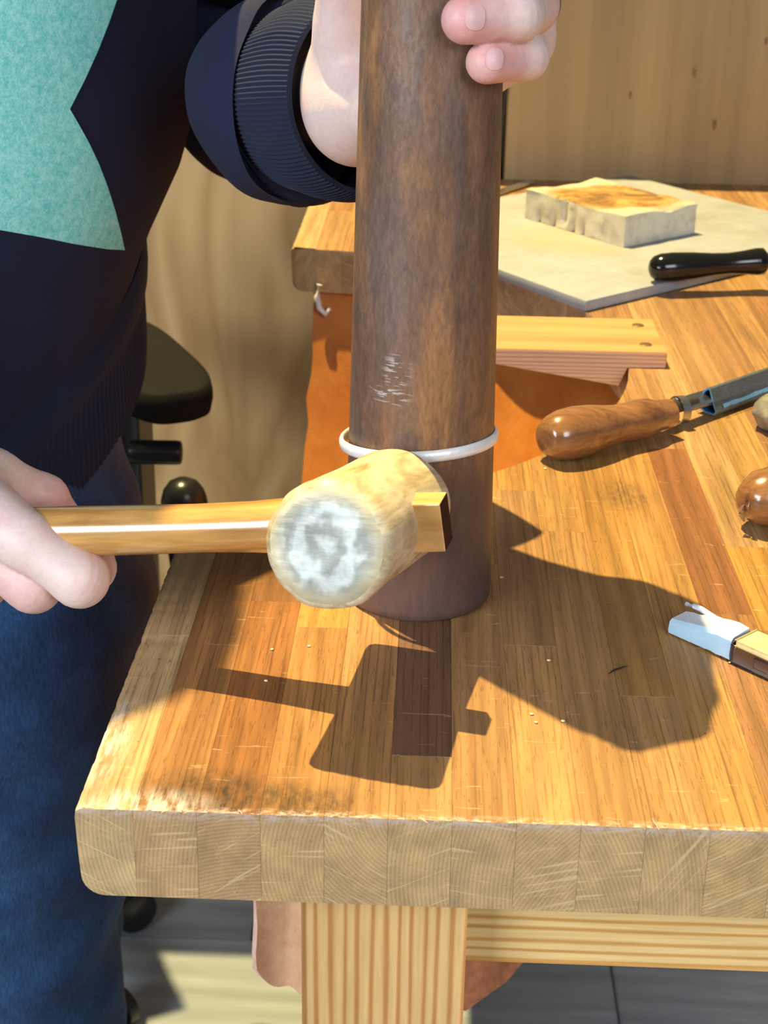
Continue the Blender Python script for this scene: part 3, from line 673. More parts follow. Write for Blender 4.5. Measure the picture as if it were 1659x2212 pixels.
for q, ra, rb in hp2:
    for k in range(seg): a = 2 * math.pi * k / seg; vs_.append(hc - hu * q + ss * math.cos(a) * ra + tt * math.sin(a) * rb)
for i in range(len(hp2) - 1):
    for k in range(seg): k2 = (k + 1) % seg; fs.append((i * seg + k, i * seg + k2, (i + 1) * seg + k2, (i + 1) * seg + k))
fs += [tuple(range(seg)), tuple((len(hp2) - 1) * seg + k for k in range(seg))]
def hlocal(me, name):
    """handle pieces get an x axis along the handle so the grain follows it"""
    R = np.stack([hu, ss, tt]); co = np.empty(len(me.vertices) * 3, np.float32); me.vertices.foreach_get('co', co); co = (co.reshape(-1, 3) - mid) @ R.T
    me.vertices.foreach_set('co', co.astype(np.float32).ravel()); me.update()
    o = D.objects.new(name, me); COL.objects.link(o); o.parent = mal
    o.matrix_local = Matrix(((hu[0], ss[0], tt[0], 0), (hu[1], ss[1], tt[1], 0), (hu[2], ss[2], tt[2], 0), (0, 0, 0, 1))); return o
hlocal(mesh('handle', vs_, fs, 'mallet_wood', None, True, 60), 'handle')
def end_block():
    d, s_, t_ = frame(hu, tt); bm = bmesh.new(); bmesh.ops.create_cube(bm, size=1)
    for v in bm.verts:
        sq = 0.94 if v.co.x > 0 else 1.0
        v.co = Vector(hc + hu * (0.0166 + v.co.x * 0.0320) + s_ * (v.co.y * 0.0135 * sq) + t_ * (v.co.z * 0.0208 * sq))
    bmesh.ops.recalc_face_normals(bm, faces=bm.faces)
    bmesh.ops.bevel(bm, geom=bm.edges[:], offset=0.0007, segments=2, affect='EDGES', profile=0.5); bm.normal_update()
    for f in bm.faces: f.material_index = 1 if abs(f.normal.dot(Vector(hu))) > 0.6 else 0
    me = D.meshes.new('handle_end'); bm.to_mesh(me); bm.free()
    for m in ('mallet_end', 'end_shaded'): me.materials.append(M[m])
    return me
eo = hlocal(end_block(), 'handle_end'); eo['label'] = 'squared handle end with shade painted on its end face, sticking out of the head'

# ---- tools on the right
def tool(name, label, cat, base, group=None): return thing(name, base, label, cat, group)
A1, B1 = onz(1176, 948, 0.0150), onz(1446, 893, 0.0125); d1 = (B1 - A1) / np.linalg.norm(B1 - A1); L1 = float(np.linalg.norm(B1 - A1))
t1 = tool('scraper', 'steel scraper with a brown wooden handle, blade tucked in a grey and blue sheath', 'scraper', (A1[0], A1[1], 0))
pr = [(0.0, 0.006), (0.0016, 0.0095), (0.006, 0.0122), (0.013, 0.0141), (0.022, 0.0146), (0.033, 0.0138), (0.044, 0.0119), (0.052, 0.0109), (0.060, 0.0112), (0.068, 0.0118), (0.076, 0.0112), (0.082, 0.0092), (0.0855, 0.0088), (L1, 0.0084)]
pr = [(min(q, L1), r) for q, r in pr if q <= L1]
hm = part('handle', lathe('handle', pr, A1, d1, 'tool_wood', 40, sharp=60), t1)
BS = onz(1444, 884, 0.0125); d1 = onz(1659, 820, 0.0090) - BS; d1 /= np.linalg.norm(d1); B1 = BS
part('shaft', lathe('shaft', [(0, 0.0040), (0.014, 0.0038), (0.030, 0.003)], BS - d1 * 0.004, d1, 'dark_steel', 20), t1)
bl = B1 + d1 * 0.008; part('blade', box('blade', bl + d1 * 0.032, d1, (0.056, 0.0092, 0.0022), 'steel', 0.0008, up=(0, -0.5, 0.86)), t1)
# loose steel ring round the shaft
rc = B1 + d1 * 0.011 + np.array([0.0, 0.0, -0.0026]); ds_, s_, t_ = frame(d1 + np.array([0.1, -0.3, 0])); vs_, fs = [], []; nr = 40
for i in range(nr):
    a = 2 * math.pi * i / nr; rd = s_ * math.cos(a) + t_ * math.sin(a)
    for q, w_ in ((0.0084, -0.0026), (0.0084, 0.0026), (0.0077, 0.0026), (0.0077, -0.0026)): vs_.append(rc + rd * q + ds_ * w_)
for i in range(nr):
    for k in range(4): fs.append((i * 4 + k, i * 4 + (k + 1) % 4, ((i + 1) % nr) * 4 + (k + 1) % 4, ((i + 1) % nr) * 4 + k))
part('steel_ring', mesh('steel_ring', vs_, fs, 'steel', None, True, 40), t1)
# folded sheath: a three sided tube, blue inside
sx = np.array([d1[0], d1[1], 0]); sx /= np.linalg.norm(sx); sn = np.array([-sx[1], sx[0], 0])
tq = float(np.linalg.norm((onz(1526, 860, 0.011) - B1)[:2])); so = B1 + sx * tq - sn * 0.0068; so[2] = 0.0006
sect = [(-0.0035, 0.0022), (-0.0005, 0.0005), (0.0075, 0.0075), (0.0165, 0.0150), (0.0178, 0.0142), (0.0150, 0.0060), (0.0075, 0.0012)]
sect = [(0.000, 0.0012), (-0.0012, 0.0030), (0.0015, 0.0090), (0.0050, 0.0165), (0.0062, 0.0172), (0.0082, 0.0160), (0.0145, 0.0070), (0.0140, 0.0046), (0.0070, 0.0012)]
def shell(sec, L, th, base, dx, dn, skew=0.0):
    n = len(sec); c = np.mean(sec, 0); inn = [tuple(c + (np.array(q) - c) * (1 - th / np.linalg.norm(np.array(q) - c))) for q in sec]; vs_, fs, ms = [], [], []
    for t_ in (0, L):
        for s2 in (sec, inn):
            for q in s2: vs_.append(base + dx * t_ + dn * q[0] + np.array([0, 0, q[1]]))
    for i in range(n):
        j = (i + 1) % n
        fs += [(i, j, 2 * n + j, 2 * n + i), (n + i, n + j, 3 * n + j, 3 * n + i), (i, j, n + j, n + i), (2 * n + i, 2 * n + j, 3 * n + j, 3 * n + i)]; ms += [0, 1, 2, 2]
    return vs_, fs, ms
v_, f_, m_ = shell(sect, 0.085, 0.0012, so, sx, sn); bm = bmesh.new()
me = D.meshes.new('sheath'); me.from_pydata([tuple(q) for q in v_], [], f_)
for mm in ('sheath_grey', 'sheath_blue', 'sheath_cut'): me.materials.append(M[mm])
me.polygons.foreach_set('material_index', m_); part('sheath', me, t1, label='folded grey sheath with a bright blue lining')
vs_, fs = [], []
for i in range(25):
    q = 0.006 + 0.079 * i / 24; wv = 0.0014 + 0.0012 * abs(mnoise.noise(Vector((q * 90, 0, 0)))); ctr = -0.0004 + 0.0009 * mnoise.noise(Vector((q * 45, 5, 0))) + 0.0022 * (q / 0.085)
    for e in (-1, 1): vs_.append(so + sx * q + sn * (-0.0016 + (ctr + e * wv) * 0.35) + np.array([0, 0, 0.0062 + (ctr + e * wv * 0.6)]))
for i in range(24): fs.append((2 * i, 2 * i + 1, 2 * i + 3, 2 * i + 2))
me = mesh('cut_edge', vs_, fs, 'sheath_cut'); part('cut_edge', me, t1, label='light blue cut edge along the sheath')

A2 = onz(1606, 1085, 0.0160); d2 = np.array([0.86, 0.50, -0.01]); d2 /= np.linalg.norm(d2)
t2 = tool('burnisher', 'brown wooden tool handle with a split end, at the right edge of the bench', 'hand tool', (A2[0], A2[1], 0))
pr = [(0.0, 0.004), (0.0015, 0.0078), (0.005, 0.0110), (0.011, 0.0138), (0.020, 0.0150), (0.032, 0.0144), (0.046, 0.0120), (0.06, 0.0108), (0.08, 0.0112), (0.092, 0.0085), (0.096, 0.007)]
part('handle', lathe('handle', pr, A2, d2, 'tool_wood', 44, sharp=60, jit=0.05), t2)
part('shaft', lathe('shaft', [(0, 0.0035), (0.06, 0.0030), (0.085, 0.0008)], A2 + d2 * 0.094, d2, 'steel', 16), t2)
for k in range(6):
    q = A2 + np.array([random.uniform(-.0015, .0015), -0.002 - 0.001 * k * 0.3, random.uniform(-.006, .004)])
    a_ = random.uniform(0, 6); e_ = np.array([0.2 * math.cos(a_), -0.3, math.sin(a_)]); e_ /= np.linalg.norm(e_)
    part('splintered_grain', tube('splintered_grain', [q - e_ * .0035 + d2 * 0.0012, q - d2 * 0.0002, q + e_ * .0035 + d2 * 0.0012], [0.0006, 0.0013, 0.0005], 'tool_wood', 6), t2)

rkc = np.array(onz(1690, 892, 0.011)); lo, vox = rkc - 0.03, 0.001; P = gridP(lo, rkc + 0.03, vox)
sd = ellip(P, rkc, (0.017, 0.014, 0.0125)); q_ = P * 160
sd = sd + 0.0022 * np.sin(q_[..., 0]) * np.sin(q_[..., 1] * 1.2) * np.sin(q_[..., 2] * 0.9) + 0.0012 * np.sin(q_[..., 0] * 2.7 + 1) * np.sin(q_[..., 1] * 2.3) * np.sin(q_[..., 2] * 2.9); sd = np.maximum(sd, 0.0006 - P[..., 2])
v_, f_ = poly_sdf(sd, lo, vox); me = mesh('pumice_stone', v_, f_, 'rock_grey', None, True); tag(link('pumice_stone', me, base=(rkc[0], rkc[1], 0)), 'rough grey stone lying beside the sheathed scraper', 'stone')

# ---- craft knife, wrapped in pale tape at its near end
ka, kb = onz(1445, 1368, 0.0006), onz(1659, 1466, 0.0006); kd = (kb - ka); kd[2] = 0; kd /= np.linalg.norm(kd); kn = np.array([-kd[1], kd[0], 0]); kh, kw = 0.0108, 0.0125
kk = thing('bench_knife', ka, 'flat steel bench knife with pale wood scale, one end wrapped in light blue tape', 'knife')
def kbar(name, t0, t1, w0, w1, z0, z1, mat, n0=0.0, bev=0.0008):
    c = ka + kd * (t0 + t1) / 2 + kn * (n0 + (w0 + w1) / 2) + np.array([0, 0, (z0 + z1) / 2]); return box(name, c, kd, (t1 - t0, abs(w1 - w0), z1 - z0), mat, bev)
part('body', kbar('body', 0.0332, 0.150, 0, kw, 0, kh - 0.0026, 'knife_steel', 0, 0.0012), kk)
part('scale', kbar('scale', 0.0345, 0.150, 0.0004, kw, kh - 0.0026, kh, 'pale_scale', 0, 0.001), kk)
part('side_plate', kbar('side_plate', 0.044, 0.110, -0.0004, 0.0004, 0.0022, 0.0062, 'knife_steel', 0, 0.0003), kk)
part('clip', box('clip', ka + kd * 0.072 + kn * 0.012 + np.array([0, 0, kh + 0.0008]), kd, (0.050, 0.0030, 0.0016), 'rock_grey', 0.0006), kk)
vs_, fs = [], []; nt = 22
tsec = [(0.0, 0.0005), (-0.0004, 0.0030), (-0.0002, 0.0092), (0.0012, 0.0108), (0.0060, 0.0110), (0.0110, 0.0118), (0.0130, 0.0085), (0.0128, 0.0008)]
for i in range(nt + 1):
    t_ = 0.032 * i / nt; sq = 0.62 + 0.38 * min(1, t_ / 0.024)
    for j, (a_, z_) in enumerate(tsec):
        jag = 0.0016 * mnoise.noise(Vector((j * 1.3, 3.3, 0))) if i in (0, nt) else 0
        vs_.append(ka + kd * (t_ + jag) + kn * (a_ * (0.85 + 0.15 * sq)) + np.array([0, 0, z_ * sq + 0.0004 * mnoise.noise(Vector((t_ * 260, j * 2.1, 1)))]))
ns = len(tsec)
for i in range(nt):
    for j in range(ns): j2 = (j + 1) % ns; fs.append((i * ns + j, i * ns + j2, (i + 1) * ns + j2, (i + 1) * ns + j))
ms = [(0 if (f % ns) in (0, 1, 2) else 1) for f in range(len(fs))]
fs += [tuple(range(ns)), tuple(nt * ns + j for j in range(ns))]; ms += [0, 0]
part('tape', mesh('tape', vs_, fs, ['tape_blue', 'tape_white'], ms, True, 30), kk, label='light blue tape wrapped round the knife end')
part('tape_roll', tube('tape_roll', [ka + kd * t_ + kn * 0.0118 + np.array([0, 0, 0.0098 + 0.0008 * math.sin(t_ * 300)]) for t_ in np.linspace(-0.001, 0.030, 9)], 0.0013, 'tape_white', 8), kk)

# ---- soldering board and block
zt = 0.0086
cn, cf, clf = onz(1266, 650, zt), onz(1360, 378, zt), onz(785, 474, zt); crt = cn + cf - clf
# the board's far edge must stay on the bench
poly = [tuple(q[:2]) for q in (cn, crt, cf, clf)]
tag(link('soldering_board', prism('soldering_board', poly, 0.0003, zt, 'white_board', 0.0012), base=(0, 0, 0.0003)), 'square off-white soldering board lying across the far wing of the bench', 'board')
ba, bb, bd = onz(1139, 473, zt), onz(1353, 537, zt), onz(1494, 503, zt); be = ba + bd - bb; bctr = (ba + bd) / 2
def block():
    e1 = (bb - ba); L = np.linalg.norm(e1); e1 = e1 / L; e2 = (bd - bb); W = np.linalg.norm(e2); e2 = e2 / W
    e2 = e2 - e1 * (e1 @ e2) * 0.5; nx_, ny_ = 40, 26; hz = 0.0262; bm = bmesh.new(); V = {}
    def pt(i, j, z):
        u, v = i / nx_ - 0.5, j / ny_ - 0.5; p = bctr + e1 * u * L + e2 * v * W
        n1 = mnoise.noise(Vector((p[0] * 60, p[1] * 60, z * 60 + 3))); n2 = mnoise.noise(Vector((p[0] * 25, p[1] * 25, 8)))
        edge = (abs(u) > 0.499) or (abs(v) > 0.499); out = 0.0012 * n1 if edge else 0
        cx_ = p - bctr; cx_[2] = 0; cx_ = cx_ / (np.linalg.norm(cx_) + 1e-9)
        dz = (0.0026 * n2 + 0.0012 * n1 - (0.0016 if edge else 0)) if z > 0.9 else 0
        nick = 0
        if j == 0 and z < 0.5:
            for i0 in (6, 12, 20, 24):
                if abs(i - i0) <= 0: nick = 0.0035 * (1 - z)
        if j == 0 and i in (16, 17) and z > 0.2: nick = 0.003
        return p + cx_ * out + e2 * nick + np.array([0, 0, 0.0003 + z * hz + dz])
    zl = [0, 0.12, 0.28, 0.5, 0.75, 0.93, 1.0]
    ring = [(i, 0) for i in range(nx_)] + [(nx_, j) for j in range(ny_)] + [(i, ny_) for i in range(nx_, 0, -1)] + [(0, j) for j in range(ny_, 0, -1)]
    for z in zl:
        for q in ring: V[(q, z)] = bm.verts.new(pt(*q, z))
    for k in range(len(zl) - 1):
        for a in range(len(ring)):
            b = (a + 1) % len(ring); f = bm.faces.new((V[(ring[a], zl[k])], V[(ring[b], zl[k])], V[(ring[b], zl[k + 1])], V[(ring[a], zl[k + 1])])); f.material_index = 0
    G = {}
    for i in range(nx_ + 1):
        for j in range(ny_ + 1): G[(i, j)] = V.get(((i, j), 1.0)) or bm.verts.new(pt(i, j, 1.0))
    for i in range(nx_):
        for j in range(ny_): f = bm.faces.new((G[(i, j)], G[(i + 1, j)], G[(i + 1, j + 1)], G[(i, j + 1)])); f.material_index = 1
    me = from_bm('soldering_block', bm, ['block_side', 'block_scorched'], 45)
    tag(link('soldering_block', me, base=(bctr[0], bctr[1], zt)), 'thick pale soldering block with a scorched brown top, on the white board', 'block')
block()
A3 = onz(1404, 580, zt + 0.0112); B3 = onz(1668, 563, zt + 0.0112 + 0.004); d3 = (B3 - A3) / np.linalg.norm(B3 - A3)
t3 = thing('file', (A3[0], A3[1], zt), 'tool with a glossy black handle resting on the front edge of the white board', 'file')
pr = [(-0.0005, 0.003), (0.001, 0.0065), (0.004, 0.0092), (0.009, 0.0107), (0.018, 0.0111), (0.034, 0.0102), (0.05, 0.0086), (0.062, 0.0081), (0.074, 0.0090), (0.084, 0.0103), (0.089, 0.0102), (0.0915, 0.0075)]
part('handle', lathe('handle', pr, A3, d3, 'black_gloss', 44, sharp=70), t3)
part('ferrule', lathe('ferrule', [(0, 0.0066), (0.010, 0.0062), (0.012, 0.004)], A3 + d3 * 0.0915, d3, 'steel', 24), t3)
part('blade', box('blade', A3 + d3 * 0.160, d3, (0.12, 0.012, 0.003), 'steel', 0.0006), t3)
e1, e2 = onz(1045, 426, 0.0022), onz(1145, 394, 0.0022); dr = (e2 - e1) / np.linalg.norm(e2 - e1)
tag(link('steel_strip', box('steel_strip', e2 - dr * 0.07, dr, (0.14, 0.010, 0.0022), 'steel', 0.0004), base=e2), 'thin grey steel strip lying behind the white board, by the wall', 'metal strip')

# ---- a few pale crumbs of wood scattered on the top
CRUMB = ['in the shadow just right of the mandrel foot', 'beside the butt of the scraper handle', 'near the foot of the mallet shadow, upper one', 'lying on the shadow of the mallet handle', 'at the lower edge of the round hand shadow, leftmost',
         'at the lower edge of the round hand shadow, second', 'at the lower edge of the round hand shadow, third', 'in the middle of the round hand shadow', 'just above the shadow of the mallet handle']
for i, (x, y) in enumerate(((1083, 1247), (1178, 1012), (668, 1395), (575, 1470), (1148, 1542), (1158, 1560), (1216, 1557), (1185, 1426), (588, 1402))):
    p = onz(x, y, 0.0005); bm = bmesh.new(); bmesh.ops.create_icosphere(bm, subdivisions=1, radius=0.0007)
    for v in bm.verts: v.co = Vector(p) + Vector((v.co.x * random.uniform(.8, 1.7), v.co.y * random.uniform(.7, 1.3), v.co.z * 0.6))
    tag(link('wood_crumb', from_bm('wood_crumb', bm, 'wood_chip', 10), base=p), 'tiny pale wood crumb ' + CRUMB[i], 'crumb', 'pale crumbs on the bench top')
cr = [onz(1315, 1455, .0006), onz(1327, 1447, .0008), onz(1345, 1441, .0007), onz(1356, 1438, .0006)]
tag(link('dark_fibre', tube('dark_fibre', cr, [.0002, .0004, .0003, .0001], 'cable_black', 6), base=cr[0]), 'short dark fibre lying in the shadow on the bench top', 'fibre')

# ================================================================== office chair behind the person
ch = thing('office_chair', (-0.456, 0.966, -H), 'black office chair with padded armrest standing behind the person', 'chair')
ta, tb = onz(392, 862, -0.11), onz(262, 705, -0.11); dv = (tb - ta); dv[2] = 0; dv = dv / np.linalg.norm(dv)
def armpad(tip, d, L, W, T):
    d, s, t = frame(d); vs_, fs = [], []; n, prof = 56, [(0.80, -T), (0.95, -T * 0.88), (1.0, -T * 0.55), (1.0, -T * 0.35), (0.965, -0.0022), (0.90, -0.0004), (0.78, 0.0004), (0.4, 0.0012)]
    for sc, z in prof:
        for k in range(n):
            a = 2 * math.pi * k / n; cx_, sy = math.cos(a), math.sin(a); e = 0.62
            u = math.copysign(abs(cx_) ** e, cx_); v = math.copysign(abs(sy) ** e, sy)
            inset = (1 - sc) * W * 0.5
            vs_.append(tip + d * (L / 2 + u * (L / 2 - inset)) + s * v * (W / 2 - inset) + t * z)
    for i in range(len(prof) - 1):
        for k in range(n): k2 = (k + 1) % n; fs.append((i * n + k, i * n + k2, (i + 1) * n + k2, (i + 1) * n + k))
    fs += [tuple(range(n)), tuple((len(prof) - 1) * n + k for k in range(n))]
    return mesh('armrest', vs_, fs, 'black_rubber', None, True, 60)
tip = onz(392, 848, -0.11)
part('armrest', armpad(tip, dv + np.array([-0.06, 0, 0]), 0.25, 0.088, 0.030), ch)
pp = onz(262, 880, -0.14); part('arm_post', box('arm_post', (pp[0] - 0.004, pp[1] + 0.05, -0.335), (1, 0, 0), (0.030, 0.05, 0.40), 'black_plastic', 0.006), ch)
lv = at(282, 976, 1.335); part('lever', lathe('lever', [(0, 0.0100), (0.004, 0.0108), (0.040, 0.0108), (0.0435, 0.0102), (0.0445, 0.008)], lv, (1, 0.03, 0.0), 'black_plastic', 24), ch)
kb_, kt = at(432, 1300, 1.33), at(397, 1078, 1.27)
part('tilt_handle', tube('tilt_handle', [kt + (0, 0, 0.0185), kt + (0, 0, 0.0178), kt + (0, 0, 0.0145), kt + (0, 0, 0.008), kt, kt * 0.85 + kb_ * 0.15, kt * 0.5 + kb_ * 0.5, kb_], [0.0008, 0.0060, 0.0122, 0.0168, 0.0190, 0.0195, 0.0200, 0.021], 'black_plastic', 28), ch)
part('seat', armpad(np.array([-0.50, 0.68, -0.44]), (-0.10, 0.9, 0), 0.42, 0.36, 0.07), ch)
part('backrest', box('backrest', (-0.62, 1.00, -0.06), (-0.8, -0.4, 0), (0.36, 0.05, 0.5), 'black_rubber', 0.025, segs=4), ch)
cc0 = np.array([-0.456, 0.966, 0.0])
part('gas_lift', lathe('gas_lift', [(0, 0.03), (0.12, 0.03), (0.121, 0.018), (0.34, 0.018)], (cc0[0], cc0[1], -H + 0.06), (0, 0, 1), 'black_plastic', 24), ch)
for k in range(5):
    a = math.radians(40 + 72 * k); dvv = np.array([math.cos(a), math.sin(a), 0]); e_ = cc0 + dvv * 0.160
    part('base_arm', tube('base_arm', [cc0 + (0, 0, -H + 0.088), cc0 + dvv * 0.09 + (0, 0, -H + 0.082), e_ + (0, 0, -H + 0.066)], [0.024, 0.019, 0.013], 'black_plastic', 12), ch)
    for s in (-1, 1):
        wn = np.array([-dvv[1], dvv[0], 0]); part('caster', lathe('caster', [(0, 0.020), (0.002, 0.026), (0.015, 0.026), (0.018, 0.021)], e_ + wn * (s * 0.004) + np.array([0, 0, -H + 0.0265]), wn * s, 'black_plastic', 26), ch)

# ================================================================== the person
person = thing('person', (-0.27, 0.46, -H), 'person in navy sweatshirt and blue jeans hammering a bangle, leaning over the bench', 'person')
HANDS = []
def hand_sdf(P, fingers, palm, kf=0.004, kp=0.010):
    body = None
    for a, b, ra, rb in palm:
        q = rcone(P, a, b, ra, rb); body = q if body is None else smin(body, q, 0.014)
    fd = None
    for ch_ in fingers:
        pts, rs = ch_; f = None
        for i in range(len(pts) - 1):
            q = rcone(P, pts[i], pts[i + 1], rs[i], rs[i + 1]); f = q if f is None else smin(f, q, kf)
        fd = f if fd is None else smin(fd, f, 0.0010)
    return smin(body, fd, kp)
def hand_mesh(fingers, palm, vox=0.0011, bound=None):
    allp = [np.asarray(p) for ch_ in fingers for p in ch_[0]] + [np.asarray(p) for a in palm for p in a[:2]]
    if bound is not None: allp = [np.clip(p, bound[0], bound[1]) for p in allp]
    lo, hi = np.min(allp, 0) - 0.03, np.max(allp, 0) + 0.03
    P = gridP(lo, hi, vox); sd = hand_sdf(P, fingers, palm)
    # skin folds across the finger joints
    for ch_ in fingers:
        pts = [np.asarray(p, float) for p in ch_[0]]
        for i in range(1, len(pts) - 1):
            d = pts[i + 1] - pts[i - 1]; d = d / np.linalg.norm(d); q = P - pts[i].astype(np.float32); r2 = np.linalg.norm(q, axis=-1); along = q @ d.astype(np.float32)
            m = np.exp(-(r2 / 0.014) ** 4)
            for o_ in (-0.0028, 0.0, 0.0026): sd = sd + (0.00038 * np.exp(-((along - o_) / 0.0006) ** 2) * m).astype(np.float32)
    v, f = poly_sdf(sd, lo, vox)
    return v, f
# ---- left hand: closed round the mandrel from behind, ring and little finger in view
def cyl(th, rad, z): a = math.radians(th); return np.array([MC[0] + rad * math.sin(a), MC[1] - rad * math.cos(a), z])
zr = 0.257
def lfinger(px_tip, r, zoff, knuckle, mcp):
    pass
Lf = []
def tipz(px, py, th, rad):            # height at which the point of the grip circle is seen at picture row py
    lo_, hi_ = 0.1, 0.5
    for _ in range(40):
        m_ = (lo_ + hi_) / 2; q = CM @ (cyl(th, rad, m_) - CAM); y = CY + CF * q[1] / q[2]
        if y > py: lo_ = m_
        else: hi_ = m_
    return (lo_ + hi_) / 2
zp, zg = tipz(0, 134, 40, 0.037), tipz(0, 42, 28, 0.038)
def leftfinger(z, tipth, r, k, dz=0.0, kx=0.0):
    R0 = 0.0283 + r
    tp = cyl(tipth, R0 - 0.0004, z); dip = cyl(tipth + 33, R0 + 0.0020, z + 0.0005 + dz * .3); pip = cyl(tipth + 68 + k, R0 - 0.0010 + kx, z + 0.001 + dz)
    mc_ = cyl(146 + k, R0 + 0.040, z - 0.002 + dz * 1.4); m2 = pip * 0.5 + mc_ * 0.5 + np.array([0.001, 0, 0.001])
    return ([tp, dip, pip, m2, mc_], [r * 0.93, r * 0.98, r * 1.08, r * 1.04, r * 1.15])
Lf = [leftfinger(zp, 35, 0.0086, 4, 0.0, -0.002), leftfinger(zg, 19, 0.0096, 4, 0.001, 0.001),
      leftfinger(zg + 0.0195, 17, 0.0097, 2, 0.001, 0.001), leftfinger(zg + 0.037, 18, 0.0094, 2, 0.001, 0.000)]
wr = at(712, 190, 0.735); elbL = at(525, 205, 1.03)
thb = at(745, 60, 0.668); hyp = at(778, 205, 0.680)
mcs = [q[0][-1] for q in Lf]
pal = [(at(770, 250, 0.690), at(790, 120, 0.682), 0.0215, 0.0200), (wr, at(765, 190, 0.692), 0.0255, 0.0225), (at(752, 90, 0.668), at(762, -60, 0.655), 0.0128, 0.0125),
       (mcs[0], hyp, 0.0100, 0.0150), (np.array([0.036, 0.2150, 0.236]), np.array([0.012, 0.2260, 0.220]), 0.0120, 0.0145), (np.array([0.012, 0.2260, 0.220]), np.array([-0.014, 0.2285, 0.206]), 0.0145, 0.0155), (np.array([0.0305, 0.2090, 0.250]), np.array([0.0215, 0.2145, 0.222]), 0.0085, 0.0090), (mcs[0], np.array([0.006, 0.250, 0.202]), 0.0105, 0.0150), (np.array([0.006, 0.250, 0.202]), np.array([-0.022, 0.248, 0.200]), 0.0150, 0.0170), (mcs[1], at(800, 120, 0.69), 0.0110, 0.016), (mcs[2], at(805, 40, 0.69), 0.0115, 0.016), (mcs[3], at(800, -30, 0.69), 0.0115, 0.016),
       (at(800, -30, 0.69), at(790, 160, 0.695), 0.016, 0.018), (wr, elbL, 0.0265, 0.028)]
thumb = ([at(752, 40, 0.664), at(765, -110, 0.640), at(800, -230, 0.615), at(850, -290, 0.595)], [0.0125, 0.0112, 0.0105, 0.009])
lv_, lf_ = hand_mesh(Lf + [thumb], pal, 0.0011, bound=(np.array([-0.10, 0.1, 0.1]), np.array([0.2, 0.36, 0.4])))
def flush(v, pts, r):
    d = np.full(len(v), 1e9)
    for p in pts: d = np.minimum(d, np.linalg.norm(v - np.asarray(p), axis=1))
    return np.clip(1 - d / r, 0, 1)
lfl = flush(lv_, [q[0][0] for q in Lf] + [q[0][2] for q in Lf], 0.020)
# ---- right hand: hammer grip, index knuckle and thumb in view
def ha(t, off=(0, 0, 0)): return hc - hu * t + np.asarray(off)
idx = ([at(-15, 1128, 0.628), at(60, 1170, 0.622), at(172, 1250, 0.620), at(196, 1226, 0.648), at(150, 1180, 0.668), at(120, 1140, 0.672)], [0.0128, 0.0116, 0.0112, 0.0100, 0.0092, 0.0085])
midf = ([at(-120, 1130, 0.640), at(-40, 1185, 0.634), at(72, 1262, 0.632), at(98, 1238, 0.660), at(60, 1180, 0.678)], [0.0130, 0.0118, 0.0113, 0.0100, 0.009])
ringf = ([at(-215, 1120, 0.652), at(-140, 1180, 0.646), at(-40, 1256, 0.644), at(-10, 1235, 0.668), at(-40, 1180, 0.685)], [0.0126, 0.0112, 0.0108, 0.0096, 0.0088])
pinf = ([at(-300, 1105, 0.662), at(-235, 1160, 0.658), at(-150, 1235, 0.658), at(-125, 1215, 0.680), at(-150, 1165, 0.692)], [0.0115, 0.0100, 0.0094, 0.0086, 0.008])
thr = ([at(-110, 1010, 0.652), at(-10, 1026, 0.662), at(98, 1073, 0.672), at(140, 1120, 0.684)], [0.0125, 0.0100, 0.0093, 0.0078])
wrr = at(-330, 1060, 0.640)
rpal = [(idx[0][0], at(-110, 1095, 0.636), 0.0125, 0.0170), (midf[0][0], at(-180, 1090, 0.644), 0.013, 0.018), (ringf[0][0], at(-240, 1085, 0.65), 0.013, 0.018), (pinf[0][0], wrr, 0.0125, 0.020),
        (at(-110, 1070, 0.645), at(-250, 1060, 0.648), 0.019, 0.020), (at(-250, 1060, 0.648), wrr, 0.021, 0.024), (thr[0][0], at(-200, 1050, 0.648), 0.0125, 0.019),
        (at(-40, 1085, 0.640), at(-10, 1050, 0.655), 0.0100, 0.0085), (wrr, at(-640, 1020, 0.62), 0.0265, 0.034)]
rv_, rf_ = hand_mesh([idx, midf, ringf, pinf, thr], rpal, 0.0011)
rfl = flush(rv_, [idx[0][2] + (idx[0][3] - idx[0][2]) * .4, midf[0][2], thr[0][2], ringf[0][2]], 0.019)
# ---- rest of the body under the clothes, with the head bowed over the work
lo, vox = np.array([-0.62, 0.05, -0.90]), 0.009; P = gridP(lo, (0.05, 0.90, 0.90), vox)
HC = np.array([-0.318, 0.372, 0.70])
fwd = np.array([0.55, -0.70, -0.45]); fwd /= np.linalg.norm(fwd); hs = np.cross(fwd, (0, 0, 1)); hs /= np.linalg.norm(hs); hup = np.cross(hs, fwd)
Rh = np.stack([fwd, hs, hup])
sd = ellip(P, HC, (0.095, 0.074, 0.112), Rh)
sd = smin(sd, ellip(P, HC + fwd * 0.055 - hup * 0.065, (0.042, 0.045, 0.045), Rh), 0.03)
sd = smin(sd, ellip(P, HC + fwd * 0.102 - hup * 0.020, (0.018, 0.014, 0.024), Rh), 0.012)
for s in (-1, 1):
    sd = smin(sd, ellip(P, HC + hs * 0.076 * s - hup * 0.015 - fwd * 0.005, (0.018, 0.010, 0.030), Rh), 0.008)
    sd = np.maximum(sd, -ellip(P, HC + fwd * 0.098 + hs * 0.032 * s + hup * 0.002, (0.012, 0.016, 0.010), Rh))
sd = np.maximum(sd, -ellip(P, HC + fwd * 0.103 - hup * 0.066, (0.012, 0.024, 0.0045), Rh))
